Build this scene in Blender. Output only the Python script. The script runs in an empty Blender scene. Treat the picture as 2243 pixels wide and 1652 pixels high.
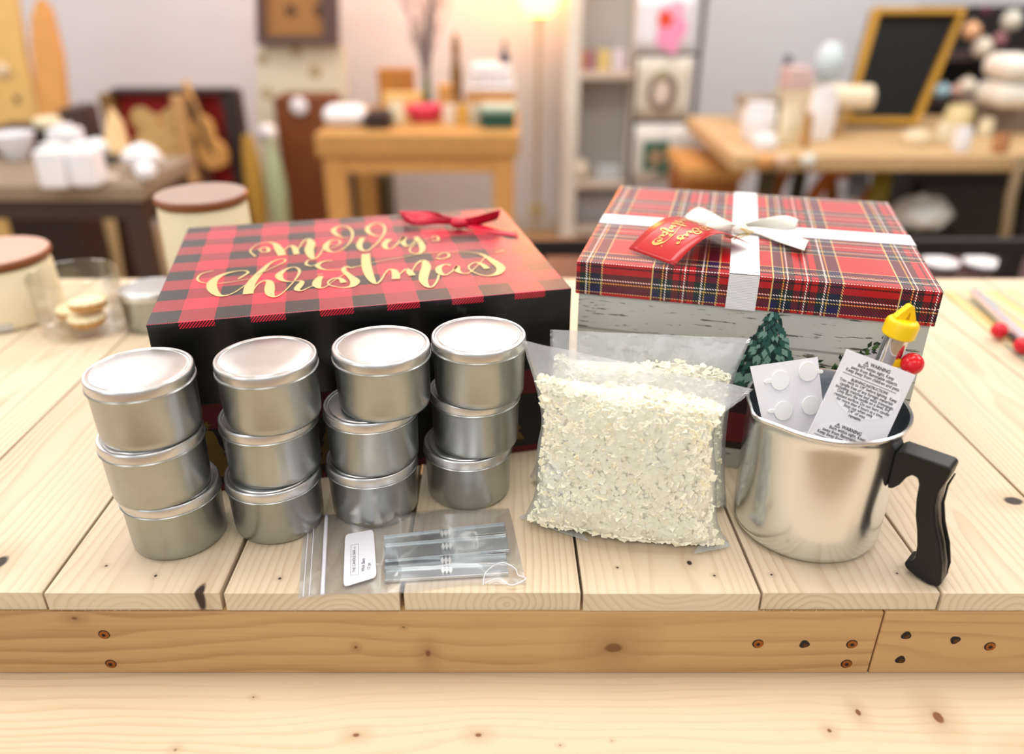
import bpy, bmesh, math, random
from mathutils import Vector, Matrix
C = bpy.context.scene.collection
PI = math.pi
T = 0.95                       # height of the table top
F, TH, CH = 1730.0, math.radians(27.09), 0.4293   # focal length in px, pitch, camera height over the table
R_ = random.Random(7)

# ---------------------------------------------------------------- camera geometry
def ray(u, v):
    c, s = math.cos(TH), math.sin(TH); a = (u - 1121.5) / F; b = -(v - 826) / F
    return Vector((a, c + b * s, -s + b * c))
EYE = Vector((0, 0, T + CH))
def atz(u, v, z=0.0):          # point at height z above the table top
    d = ray(u, v); return EYE + d * ((T + z - EYE.z) / d.z)
def aty(u, v, y):              # point at distance y
    d = ray(u, v); return EYE + d * (y / d.y)
def atp(u, v, p, n):           # point on a plane
    d = ray(u, v); return EYE + d * ((p - EYE).dot(n) / d.dot(n))

# ---------------------------------------------------------------- materials
def lin(c):
    return tuple(((x / 255) / 12.92 if x <= 10 else ((x / 255 + .055) / 1.055) ** 2.4) for x in c) + (1,)
class N:
    def __init__(s, name):
        s.m = bpy.data.materials.new(name); s.m.use_nodes = True
        s.t = s.m.node_tree; s.p = s.t.nodes['Principled BSDF']; s.out = s.t.nodes['Material Output']
    def n(s, typ, **k):
        o = s.t.nodes.new('ShaderNode' + typ)
        for a, b in k.items(): setattr(o, a, b)
        return o
    def l(s, a, b): s.t.links.new(a, b)
    def v(s, x, sock):
        if hasattr(x, 'is_linked') or hasattr(x, 'links'): s.l(x, sock)
        else: sock.default_value = x
    def math(s, op, a, b=0.0, c=0.0):
        o = s.n('Math', operation=op); s.v(a, o.inputs[0]); s.v(b, o.inputs[1]); s.v(c, o.inputs[2]); return o.outputs[0]
    def vm(s, op, a, b=(0, 0, 0)):
        o = s.n('VectorMath', operation=op); s.v(a, o.inputs[0]); s.v(b, o.inputs[1])
        return o.outputs['Value'] if op in ('LENGTH', 'DISTANCE', 'DOT_PRODUCT') else o.outputs[0]
    def mix(s, f, a, b, bt='MIX'):
        o = s.n('Mix', data_type='RGBA', blend_type=bt); s.v(f, o.inputs[0]); s.v(a, o.inputs[6]); s.v(b, o.inputs[7]); return o.outputs[2]
    def ramp(s, f, stops, interp='LINEAR'):
        o = s.n('ValToRGB'); cr = o.color_ramp; cr.interpolation = interp
        while len(cr.elements) > 1: cr.elements.remove(cr.elements[-1])
        cr.elements[0].position = stops[0][0]; cr.elements[0].color = stops[0][1]
        for p, c in stops[1:]:
            e = cr.elements.new(p); e.color = c
        s.v(f, o.inputs[0]); return o.outputs[0]
    def noise(s, vec, scale, detail=3, rough=.5, out=0):
        o = s.n('TexNoise'); o.inputs['Scale'].default_value = scale; o.inputs['Detail'].default_value = detail
        o.inputs['Roughness'].default_value = rough; s.l(vec, o.inputs['Vector']); return o.outputs[out]
    def obj(s): return s.n('TexCoord').outputs['Object']
    def xyz(s, vec):
        o = s.n('SeparateXYZ'); s.l(vec, o.inputs[0]); return o.outputs
    def comb(s, x, y, z):
        o = s.n('CombineXYZ'); s.v(x, o.inputs[0]); s.v(y, o.inputs[1]); s.v(z, o.inputs[2]); return o.outputs[0]
    def bump(s, h, strength=.3, dist=.001):
        o = s.n('Bump'); o.inputs['Strength'].default_value = strength; o.inputs['Distance'].default_value = dist
        s.l(h, o.inputs['Height']); s.l(o.outputs[0], s.p.inputs['Normal'])
    def set(s, **k):
        for a, b in k.items(): s.v(b, s.p.inputs[a.replace('_', ' ')])
        return s
_mc = {}
def plain(col, rough=.6, metal=0.0, var=.06, scale=30, spec=.5, **k):
    key = (tuple(col), rough, metal, var, scale, spec, tuple(sorted(k.items())))
    if key in _mc: return _mc[key]
    m = N('surface'); c = lin(col)
    nz = m.noise(m.obj(), scale, 3)
    lo = tuple(x * (1 - var) for x in c[:3]) + (1,); hi = tuple(min(1, x * (1 + var)) for x in c[:3]) + (1,)
    m.l(m.mix(nz, lo, hi), m.p.inputs['Base Color'])
    m.set(Roughness=rough, Metallic=metal); m.p.inputs['Specular IOR Level'].default_value = spec
    for a, b in k.items(): m.p.inputs[a.replace('_', ' ')].default_value = b
    _mc[key] = m.m; return m.m

def wood(name, light, dark, axis='Y', freq=170, knots=(), fibre=.35, streak=1.0, contrast=.75, rough=.5, kcol=(42, 26, 14), kcore=.38):
    """solid wood: growth rings round a pith line stored per board in the attributes pith (x,z or y,z) and pid"""
    m = N(name); P = m.obj(); x, y, z = m.xyz(P)
    at = m.n('Attribute', attribute_name='pid'); pid = at.outputs['Fac']
    ap = m.n('Attribute', attribute_name='pith').outputs['Vector']
    px, py, pz = m.xyz(ap)
    a, l = (x, y) if axis == 'Y' else (y, x)
    off = m.math('MULTIPLY', pid, 13.7)
    q = m.comb(m.math('MULTIPLY', a, 6.0), m.math('ADD', m.math('MULTIPLY', l, 1.3), off), m.math('MULTIPLY', z, 6.0))
    n1 = m.noise(q, 2.2, 2, .5)
    q2 = m.comb(m.math('MULTIPLY', a, 40.0), m.math('ADD', m.math('MULTIPLY', l, 9.0), off), m.math('MULTIPLY', z, 40.0))
    n2 = m.noise(q2, 1.0, 3, .6)
    da = m.math('SUBTRACT', a, px); dz = m.math('SUBTRACT', z, pz)
    r = m.math('SQRT', m.math('ADD', m.math('MULTIPLY', da, da), m.math('MULTIPLY', dz, dz)))
    r = m.math('ADD', r, m.math('MULTIPLY', m.math('SUBTRACT', n1, .5), .035 * streak))
    r = m.math('ADD', r, m.math('MULTIPLY', m.math('SUBTRACT', n2, .5), .0022))
    kd = None
    for (kx, ky, kz, rx, ry, rz) in knots:
        d = m.vm('LENGTH', m.vm('DIVIDE', m.vm('SUBTRACT', P, (kx, ky, kz)), (rx, ry, rz)))
        kd = d if kd is None else m.math('MINIMUM', kd, d)
    if kd is not None:
        bulge = m.math('DIVIDE', .004, m.math('ADD', kd, .6)); r = m.math('ADD', r, bulge)
    fr = m.math('FRACT', m.math('MULTIPLY', r, float(freq)))
    ring = m.ramp(fr, [(0, (0, 0, 0, 1)), (.45, (.12, .12, .12, 1)), (.86, (1, 1, 1, 1)), (.97, (.1, .1, .1, 1)), (1, (0, 0, 0, 1))])
    q3 = m.comb(m.math('MULTIPLY', a, 420.0), m.math('ADD', m.math('MULTIPLY', l, 14.0), off), m.math('MULTIPLY', z, 420.0))
    n3 = m.noise(q3, 1.0, 2, .5)
    q4 = m.comb(m.math('MULTIPLY', a, 9.0), m.math('ADD', m.math('MULTIPLY', l, 2.5), off), m.math('MULTIPLY', z, 9.0))
    n4 = m.noise(q4, 1.0, 2, .5)
    L, D = lin(light), lin(dark)
    f = m.n('Clamp'); f_in = f.inputs[0]
    s1 = m.math('MULTIPLY', ring, m.math('MULTIPLY', m.math('ADD', n4, .15), contrast))
    s2 = m.math('ADD', s1, m.math('MULTIPLY', m.math('SUBTRACT', n3, .5), fibre))
    s3 = m.math('ADD', s2, m.math('MULTIPLY', m.math('SUBTRACT', n4, .5), .5))
    s4 = m.math('ADD', s3, m.math('MULTIPLY', m.math('SUBTRACT', m.math('FRACT', m.math('MULTIPLY', pid, 7.31)), .5), .2))
    m.l(s4, f_in)
    col = m.mix(f.outputs[0], L, D)
    if kd is not None:
        wob = m.math('ADD', kd, m.math('MULTIPLY', m.math('SUBTRACT', n2, .5), .9))
        halo = m.ramp(m.math('MULTIPLY', wob, .25), [(0, (1, 1, 1, 1)), (.3, (.45, .45, .45, 1)), (1, (0, 0, 0, 1))])
        core = m.ramp(m.math('MULTIPLY', wob, .5), [(0, (1, 1, 1, 1)), (kcore, (1, 1, 1, 1)), (min(.98, kcore * 1.5), (0, 0, 0, 1))])
        col = m.mix(m.math('MULTIPLY', halo, .75), col, tuple(x * .75 for x in D[:3]) + (1,))
        col = m.mix(core, col, lin(kcol))
    m.l(col, m.p.inputs['Base Color']); m.set(Roughness=rough); m.p.inputs['Specular IOR Level'].default_value = .5
    m.bump(m.math('SUBTRACT', n3, m.math('MULTIPLY', ring, .6)), .25, .0003)
    return m.m

# ---------------------------------------------------------------- mesh building
WM = {}
def tagp(o, label=None, cat=None, group=None, kind=None):
    if label: o['label'] = label
    if cat: o['category'] = cat
    if group: o['group'] = group
    if kind: o['kind'] = kind
    return o
def thing(name, label, cat, loc=(0, 0, 0), rz=0, group=None, rot=None):
    o = bpy.data.objects.new(name, None); C.objects.link(o); o.empty_display_size = .05
    o.location = loc; o.rotation_euler = rot or (0, 0, rz)
    WM[o] = Matrix.Translation(Vector(loc)) @ o.rotation_euler.to_matrix().to_4x4()
    return tagp(o, label, cat, group)
class MB:
    def __init__(s): s.v = []; s.f = []; s.mi = []; s.cur = 0; s.at = {}
    def add(s, vs, fs):
        b = len(s.v); s.v += [Vector(p) for p in vs]; s.f += [[b + i for i in f] for f in fs]; s.mi += [s.cur] * len(fs); return s
    def box(s, x0, x1, y0, y1, z0, z1, M=None):
        vs = [Vector((x, y, z)) for z in (z0, z1) for y in (y0, y1) for x in (x0, x1)]
        if M: vs = [M @ p for p in vs]
        return s.add(vs, [(0, 2, 3, 1), (4, 5, 7, 6), (0, 1, 5, 4), (2, 6, 7, 3), (0, 4, 6, 2), (1, 3, 7, 5)])
    def hexa(s, q):            # 8 corners: 4 bottom ring, 4 top ring
        return s.add(q, [(3, 2, 1, 0), (4, 5, 6, 7), (0, 1, 5, 4), (1, 2, 6, 5), (2, 3, 7, 6), (3, 0, 4, 7)])
    def lathe(s, prof, c=(0, 0, 0), seg=48, M=None, cap=True, wob=None):
        c = Vector(c); vs = []
        for r, z in prof:
            for k in range(seg):
                a = 2 * PI * k / seg; rr = r * (wob(a, z) if wob else 1); vs.append(Vector((rr * math.cos(a), rr * math.sin(a), z)))
        vs = [(M @ p if M else p) + c for p in vs]; fs = []
        n = len(prof)
        for i in range(n - 1):
            for k in range(seg):
                k2 = (k + 1) % seg; fs.append((i * seg + k, i * seg + k2, (i + 1) * seg + k2, (i + 1) * seg + k))
        if cap:
            if prof[0][0] > 1e-6: fs.append(tuple(range(seg))[::-1])
            if prof[-1][0] > 1e-6: fs.append(tuple((n - 1) * seg + k for k in range(seg)))
        return s.add(vs, fs)
    def cyl(s, p0, p1, r0, r1=None, seg=16):
        p0, p1 = Vector(p0), Vector(p1); d = p1 - p0; q = d.to_track_quat('Z', 'Y').to_matrix().to_4x4()
        return s.lathe([(r0, 0), (r1 if r1 is not None else r0, d.length)], p0, seg, q)
    def tube(s, pts, r, seg=8, closed=False):
        pts = [Vector(p) for p in pts]; n = len(pts); rs = r if isinstance(r, (list, tuple)) else [r] * n
        vs = []; up = Vector((0, 0, 1))
        for i, p in enumerate(pts):
            a = pts[(i - 1) % n] if closed or i > 0 else p; b = pts[(i + 1) % n] if closed or i < n - 1 else p
            d = (b - a).normalized(); x = d.cross(up)
            if x.length < .05: x = d.cross(Vector((1, 0, 0)))
            x.normalize(); y = x.cross(d)
            for k in range(seg):
                t = 2 * PI * k / seg; vs.append(p + (x * math.cos(t) + y * math.sin(t)) * rs[i])
        fs = []
        for i in range(n if closed else n - 1):
            j = (i + 1) % n
            for k in range(seg): k2 = (k + 1) % seg; fs.append((i * seg + k, i * seg + k2, j * seg + k2, j * seg + k))
        if not closed: fs += [tuple(range(seg))[::-1], tuple((n - 1) * seg + k for k in range(seg))]
        return s.add(vs, fs)
    def prism(s, out, t0, t1, o, ex, ey, en):   # 2D outline in frame (ex,ey) at o extruded along en
        o, ex, ey, en = Vector(o), Vector(ex), Vector(ey), Vector(en); n = len(out)
        vs = [o + ex * a + ey * b + en * t0 for a, b in out] + [o + ex * a + ey * b + en * t1 for a, b in out]
        fs = [tuple(range(n))[::-1], tuple(range(n, 2 * n))] + [(i, (i + 1) % n, n + (i + 1) % n, n + i) for i in range(n)]
        return s.add(vs, fs)
    def ball(s, c, rx, ry=None, rz=None, seg=20, rings=12, M=None):
        ry = ry or rx; rz = rz or rx; vs = []; c = Vector(c)
        for i in range(rings + 1):
            t = PI * i / rings
            for k in range(seg):
                a = 2 * PI * k / seg; p = Vector((rx * math.sin(t) * math.cos(a), ry * math.sin(t) * math.sin(a), -rz * math.cos(t)))
                vs.append((M @ p if M else p) + c)
        fs = [(i * seg + k, i * seg + (k + 1) % seg, (i + 1) * seg + (k + 1) % seg, (i + 1) * seg + k) for i in range(rings) for k in range(seg)]
        return s.add(vs, fs)
    def grid(s, fn, nu, nv):
        vs = [fn(i / nu, j / nv) for j in range(nv + 1) for i in range(nu + 1)]
        return s.add(vs, [(j * (nu + 1) + i, j * (nu + 1) + i + 1, (j + 1) * (nu + 1) + i + 1, (j + 1) * (nu + 1) + i) for j in range(nv) for i in range(nu)])
    def build(s, name, mat, parent=None, local=False, smooth=False, bevel=0, solid=0, subd=0, fattr=None, merge=False, **tags):
        me = bpy.data.meshes.new(name); W = WM.get(parent)
        org = None; vs = s.v
        if parent is not None and not local: I = W.inverted(); vs = [I @ p for p in vs]
        if parent is None:
            xs = [p.x for p in vs]; ys = [p.y for p in vs]; zs = [p.z for p in vs]
            org = Vector(((min(xs) + max(xs)) / 2, (min(ys) + max(ys)) / 2, min(zs)))
            vs = [p - org for p in vs]
        me.from_pydata([tuple(p) for p in vs], [], s.f)
        for mm in (mat if isinstance(mat, (list, tuple)) else [mat]): me.materials.append(mm)
        me.polygons.foreach_set('material_index', s.mi)
        if fattr:
            for k, (typ, vals) in fattr.items():
                a = me.attributes.new(k, typ, 'FACE')
                if typ == 'FLOAT': a.data.foreach_set('value', vals)
                else: a.data.foreach_set('vector', [c for q in vals for c in q])
        bm = bmesh.new(); bm.from_mesh(me)
        if merge: bmesh.ops.remove_doubles(bm, verts=bm.verts, dist=1e-6)
        else:
            z = [f for f in bm.faces if f.calc_area() < 1e-14]
            if z: bmesh.ops.remove_doubles(bm, verts=list({v for f in z for v in f.verts}), dist=1e-7)
        if not tags.pop('keepn', False): bmesh.ops.recalc_face_normals(bm, faces=bm.faces)
        bm.to_mesh(me); bm.free()
        if smooth: me.shade_smooth()
        o = bpy.data.objects.new(name, me); C.objects.link(o)
        if parent is not None: o.parent = parent; WM[o] = W
        else: o.location = org; WM[o] = Matrix.Translation(org)
        if bevel:
            b = o.modifiers.new('b', 'BEVEL'); b.width = bevel; b.segments = 2; b.limit_method = 'ANGLE'; b.angle_limit = math.radians(40)
            me.shade_smooth(); w = o.modifiers.new('w', 'WEIGHTED_NORMAL'); w.keep_sharp = True
        if solid: b = o.modifiers.new('s', 'SOLIDIFY'); b.thickness = solid; b.offset = 0
        if subd: b = o.modifiers.new('d', 'SUBSURF'); b.levels = b.render_levels = subd
        if smooth == 'auto':
            me.set_sharp_from_angle(angle=math.radians(35))
        return tagp(o, **tags)
def crom(pts, n=8):            # catmull-rom through points of any dimension
    out = []; m = len(pts)
    for i in range(m - 1):
        p0, p1, p2, p3 = pts[max(i - 1, 0)], pts[i], pts[i + 1], pts[min(i + 2, m - 1)]
        for k in range(n):
            t = k / n
            out.append(tuple(.5 * (2 * b + (c - a) * t + (2 * a - 5 * b + 4 * c - d) * t * t + (3 * b - a - 3 * c + d) * t ** 3) for a, b, c, d in zip(p0, p1, p2, p3)))
    out.append(tuple(pts[-1])); return out
def stroke(mb, pts, fn, wscale, nrm, eps=0.0, n=6):   # variable-width ribbon on a surface; fn maps (u,v) to a point
    q = crom(pts, n); P = [fn(a, b) for a, b, w in q]; L = []
    for i, p in enumerate(P):
        d = P[min(i + 1, len(P) - 1)] - P[max(i - 1, 0)]
        nn = nrm(p) if callable(nrm) else nrm
        sd = d.cross(nn)
        if sd.length < 1e-9: sd = Vector((1, 0, 0))
        sd.normalize(); w = max(q[i][2], 4) * wscale / 2
        L += [p + sd * w + nn * eps, p - sd * w + nn * eps]
    mb.add(L, [(2 * i, 2 * i + 1, 2 * i + 3, 2 * i + 2) for i in range(len(P) - 1)])
def stroke_uv(mb, pts, fn, k=1.0, n=6):      # the same ribbon, but laid out on a curved surface
    q = crom(pts, n); L = []
    for i, (u, v, w) in enumerate(q):
        a, b = q[max(i - 1, 0)], q[min(i + 1, len(q) - 1)]; dx, dy = b[0] - a[0], b[1] - a[1]; l = math.hypot(dx, dy) or 1; w = max(w, 12) * k / 2
        L += [fn(u - dy / l * w, v + dx / l * w), fn(u + dy / l * w, v - dx / l * w)]
    mb.add(L, [(2 * i, 2 * i + 1, 2 * i + 3, 2 * i + 2) for i in range(len(q) - 1)])
def text_mesh(txt, bold=0.0):
    cu = bpy.data.curves.new('t', 'FONT'); cu.body = txt; cu.size = 1; cu.offset = bold; cu.resolution_u = 3
    o = bpy.data.objects.new('t', cu); C.objects.link(o)
    dg = bpy.context.evaluated_depsgraph_get(); me = bpy.data.meshes.new_from_object(o.evaluated_get(dg))
    vs = [v.co.copy() for v in me.vertices]; fs = [tuple(p.vertices) for p in me.polygons]
    bpy.data.objects.remove(o); bpy.data.meshes.remove(me); bpy.data.curves.remove(cu)
    return vs, fs
def text_between(mb, txt, a, b, n, bold=0.012, eps=.0001, squash=1.0):
    """write txt with its baseline from point a to point b on a surface with normal n"""
    vs, fs = text_mesh(txt, bold); x0 = min(v.x for v in vs); x1 = max(v.x for v in vs)
    ex = (b - a); L = ex.length; ex.normalize(); ey = n.cross(ex).normalized(); k = L / (x1 - x0)
    mb.add([a + ex * (v.x - x0) * k + ey * v.y * k * squash + n * eps for v in vs], fs)
# ================================================================ workbench
TK = [(-.4189, .5063, 0, .006, .009, .02), (.4591, .591, 0, .0085, .006, .02), (.145, .5057, 0, .0022, .003, .01), (-.243, .4665, -.006, .0042, .014, .016),
      (.162, .4903, 0, .0012, .0012, .004), (.208, .4914, 0, .0013, .0013, .004), (.3093, .493, 0, .0011, .0011, .004), (-.285, .49, 0, .0012, .0016, .004), (-.33, .502, 0, .0013, .0013, .004),
      (-.185, .487, 0, .0014, .0014, .004), (.0855, .5, 0, .0011, .0011, .004), (.47, .50, 0, .0012, .0012, .004)]
M_top = wood('pine_top', (212, 196, 170), (176, 147, 112), 'Y', 165, [(a, b - .82, T + c, p, q, r) for a, b, c, p, q, r in TK], contrast=.62, fibre=.26)
BK = [(-.068, .468, -.062, .0036, .02, .006), (.082, .468, -.056, .012, .02, .010), (-.126, .468, -.055, .0016, .02, .002), (-.0861, .468, -.0333, .0014, .01, .0011), (-.345, .468, -.024, .004, .01, .0025)]
M_beam = wood('pine_beam', (188, 151, 102), (136, 97, 52), 'X', 150, [(a, b - .82, T + c, p, q, r) for a, b, c, p, q, r in BK], contrast=.6, fibre=.4, streak=.8, kcol=(112, 72, 36), kcore=.22)
LK = [(-.118, .4088, -.084, .0045, .003, .01), (-.0254, .4088, -.084, .0045, .003, .01), (.2701, .4295, -.084, .003, .005, .01), (.2417, .4128, -.084, .0026, .0026, .01), (.3304, .4252, -.084, .006, .009, .01),
      (-.25, .396, -.084, .0022, .002, .01), (-.206, .444, -.084, .0014, .0011, .01), (.036, .40, -.084, .0015, .001, .01), (.075, .404, -.084, .0012, .001, .01), (.4, .395, -.084, .014, .006, .01)]
M_ledge = wood('pine_ledge', (212, 192, 162), (182, 150, 110), 'X', 120, [(a, b - .82, T + c, p, q, r) for a, b, c, p, q, r in LK], contrast=.5, fibre=.26, streak=1.6, kcol=(120, 76, 44), kcore=.2)

bench = thing('workbench', 'pale pine workbench top of wide planks carrying the tins and gift boxes', 'workbench', (0, .82, 0))
mb = MB(); pid = []; pith = []
rr = random.Random(3)
for k in range(-7, 10):
    x0 = -.3652 + .1399 * k + .0012; x1 = x0 + .1399 - .0024 - (0.0014 if k in (0, 1) else 0)
    z0 = T - .0172 - rr.uniform(-.0006, .0010); y0 = .470 + rr.uniform(-.0012, .0008); z1 = T + rr.uniform(-.0002, 0)
    sk = -.016; nb = len(mb.f)
    c = .0006                                   # small eased edges
    prof = [(x0, z0), (x1, z0), (x1, z1 - c), (x1 - c, z1), (x0 + c, z1), (x0, z1 - c)]
    n = len(prof); vs = [(a, y0, b) for a, b in prof] + [(a + sk * (1.18 - y0), 1.18, b) for a, b in prof]
    mb.add(vs, [tuple(range(n))[::-1], tuple(range(n, 2 * n))] + [(i, (i + 1) % n, n + (i + 1) % n, n + i) for i in range(n)])
    nf = len(mb.f) - nb; pid += [k * .37 + 3.1] * nf
    up = rr.choice((-1, -1, 1)); pith += [((x0 + x1) / 2 + rr.uniform(-.03, .03), T + (-.012 if k == 2 else up * rr.uniform(.02, .045)) - .82 * 0, 0)] * nf
# splinters along the sawn lower edges
for k in range(90):
    x = rr.uniform(-.5, .6); L = rr.uniform(.0008, .003); w = .0003
    if rr.random() < .5: x = rr.gauss(rr.choice((-.33, -.15, .20, .235, .35)), .018)
    mb.add([(x - w, .4695, T - .017), (x + w, .4695, T - .017), (x + rr.uniform(-.001, .001), .469, T - .0172 - L)], [(0, 1, 2)]); pid.append(3.1); pith.append((x, T, 0))
# attribute pith holds (x, y, z): grain runs along Y, so x and z matter
pithv = [(a, 0, b) for a, b, _ in pith]
def shift(lst): return [(a, b, c) for a, b, c in lst]
mb.build('tabletop', M_top, bench, fattr={'pid': ('FLOAT', pid), 'pith': ('FLOAT_VECTOR', pithv)}, bevel=0)
for (xa, xb, pz) in ((-1.34, .2925, .10), (.2937, 1.53, -.20)):
    mb = MB().box(xa, xb, .468, .56, T - .0842, T - .0178)
    o = mb.build('beam', M_beam, bench, bevel=.0012, fattr={'pid': ('FLOAT', [xa * 3.3] * 6), 'pith': ('FLOAT_VECTOR', [(0, .485 - .82, T + pz)] * 6)})
mb = MB().box(-1.35, 1.55, .27, .66, T - .122, T - .0844)
mb.build('ledge_board', M_ledge, bench, bevel=.002, fattr={'pid': ('FLOAT', [5.5] * 6), 'pith': ('FLOAT_VECTOR', [(0, .20 - .82, T - .20)] * 6)}, label='wide pale lower board in front of the beam')
mb = MB()
for y in (.60, .85, 1.08): mb.box(-1.3, 1.5, y, y + .06, T - .09, T - .0178)
M_rough = wood('pine_rough', (178, 140, 92), (130, 92, 50), 'X', 150)
mb.build('cross_rail', M_rough, bench, fattr={'pid': ('FLOAT', [2.0] * 18), 'pith': ('FLOAT_VECTOR', [(0, .8, T)] * 18)})
for x in (-1.25, 1.36):
    for y in (.36, 1.02):
        MB().box(x, x + .09, y, y + .09, 0, T - (.122 if y < .5 else .09)).build('leg', M_rough, bench, fattr={'pid': ('FLOAT', [1.0] * 6), 'pith': ('FLOAT_VECTOR', [(0, .8, T)] * 6)})
M_bronze = plain((150, 96, 50), .4, 1, .2, 400); M_dark = plain((28, 18, 10), .9)
def star(r, n=6, k=.55): return [((r if i % 2 == 0 else r * k) * math.cos(PI * i / n), (r if i % 2 == 0 else r * k) * math.sin(PI * i / n)) for i in range(2 * n)]
for x, z, kind in [(-.3258, -.0411, 1), (-.3278, -.0733, 1), (.1978, -.051, 2), (.2353, -.0515, 0), (.2735, -.0515, 1), (.2733, -.0733, 1), (.3151, -.0421, 0), (.3554, -.047, 0), (.3852, -.054, 2), (.3163, -.0687, 0)]:
    p = Vector((x, .468, T + z)); q = Matrix.Rotation(PI / 2, 4, 'X')
    r = .0043
    if kind == 0:
        MB().lathe([(r * .93, .0003), (r * .93, .00036), (0, .0004)], p, 18, q, cap=False, wob=lambda a, z, s=x: 1 + .1 * math.sin(3 * a + s * 90)).build('screw_hole', M_dark, bench)
        MB().lathe([(r * .5, .0005), (r * .3, .0006), (0, .0006)], p + Vector((.0008, 0, -.0009)), 14, q, cap=False).build('screw', plain((90, 66, 40), .5, 1), bench)
    else:
        MB().lathe([(r * 1.05, .0002), (r * 1.05, .0003), (0, .0003)], p, 24, q, cap=False).build('screw_hole', M_dark, bench)
        s = MB().lathe([(r * .92, .0004), (r * .86, .0009), (r * .3, .0010), (0, .0010)], p + Vector((.0002 * kind, 0, 0)), 24, q, cap=False).build('screw', M_bronze, bench, smooth='auto')
        MB().prism(star(r * .42), 0, .0002, p + Vector((0, -.0011, 0)), (1, 0, 0), (0, 0, 1), (0, -1, 0)).build('recess', M_dark, s)

# ================================================================ candle tins
def tin_mat():
    m = N('tin_metal'); P = m.obj(); x, y, z = m.xyz(P)
    n1 = m.noise(P, 45, 4, .6); n2 = m.noise(m.vm('MULTIPLY', P, (900, 900, 60)), 1, 2)
    m.l(m.mix(n1, lin((158, 162, 161)), lin((182, 186, 184))), m.p.inputs['Base Color'])
    m.set(Metallic=1.0); m.l(m.math('ADD', m.math('MULTIPLY', n1, .10), .25), m.p.inputs['Roughness'])
    m.bump(n2, .04, .0002); return m.m
M_tin = tin_mat()
M_lid = N('tin_lid'); _n = M_lid.noise(M_lid.obj(), 60, 4, .6)
M_lid.l(M_lid.mix(_n, lin((205, 206, 206)), lin((218, 219, 219))), M_lid.p.inputs['Base Color']); M_lid.set(Metallic=1.0)
M_lid.l(M_lid.math('ADD', M_lid.math('MULTIPLY', _n, .08), .29), M_lid.p.inputs['Roughness']); M_lid = M_lid.m
body = [(0, .0006), (.0325, .0006), (.0335, 0), (.0352, .0004), (.0368, .0016), (.0376, .0036), (.0380, .008), (.0388, .0425), (.0391, .0432), (.0401, .0436), (.0404, .0443), (.0404, .0449), (.0400, .0454), (.0393, .0454), (.0390, .0452), (.0388, .0500)]
lid = [(.0391, .0451), (.0395, .0451), (.0396, .0455), (.0397, .0520), (.0395, .0530), (.0389, .0537), (.0380, .05385), (.0370, .0537), (.0366, .0531), (.0362, .0524), (.0356, .0523), (.0351, .0526), (.0346, .0534), (.0339, .0536), (.02, .05365), (0, .05375)]
STK = dict(A=[(-.2844, .5434), (-.2866, .5381), (-.2842, .5381)], B=[(-.2041, .5636), (-.2013, .5668), (-.1939, .5605)],
           C=[(-.1232, .5853), (-.1195, .5843), (-.1063, .5822)], D=[(-.0402, .6113), (-.0327, .6117), (-.0278, .6024)])
where = dict(A='leftmost stack', B='second stack from the left', C='third stack from the left', D='rightmost stack by the wax bags')
look = {('A', 2): 'silver candle tin with scratched bluish lid atop the ', ('B', 2): 'silver candle tin with plain shiny lid atop the ', ('C', 2): 'silver candle tin set off-centre atop the ', ('D', 2): 'silver candle tin at the bag corner atop the '}
proto = None
for k in 'ABCD':
    for i, (x, y) in enumerate(STK[k]):
        lab = look[(k, 2)] + where[k] if i == 2 else ('silver candle tin, middle of the ' if i == 1 else 'silver candle tin on the planks, lowest of the ') + where[k]
        if proto is None:
            t = thing('candle_tin', lab, 'tin', (x, y, T), group='silver candle tins in four stacks')
            b = MB().lathe(body, seg=72, cap=False).build('body', M_tin, t, local=True, smooth='auto')
            l = MB().lathe(lid, seg=72, cap=False).build('lid', M_lid, t, local=True, smooth='auto'); proto = t
        else:
            t = proto.copy(); C.objects.link(t); t['label'] = lab
            for ch in (b, l):
                c = ch.copy(); C.objects.link(c); c.parent = t
        t.location = (x, y, T + i * .0538 + .0001); t.rotation_euler = (0, 0, rr.uniform(0, 6))

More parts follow.
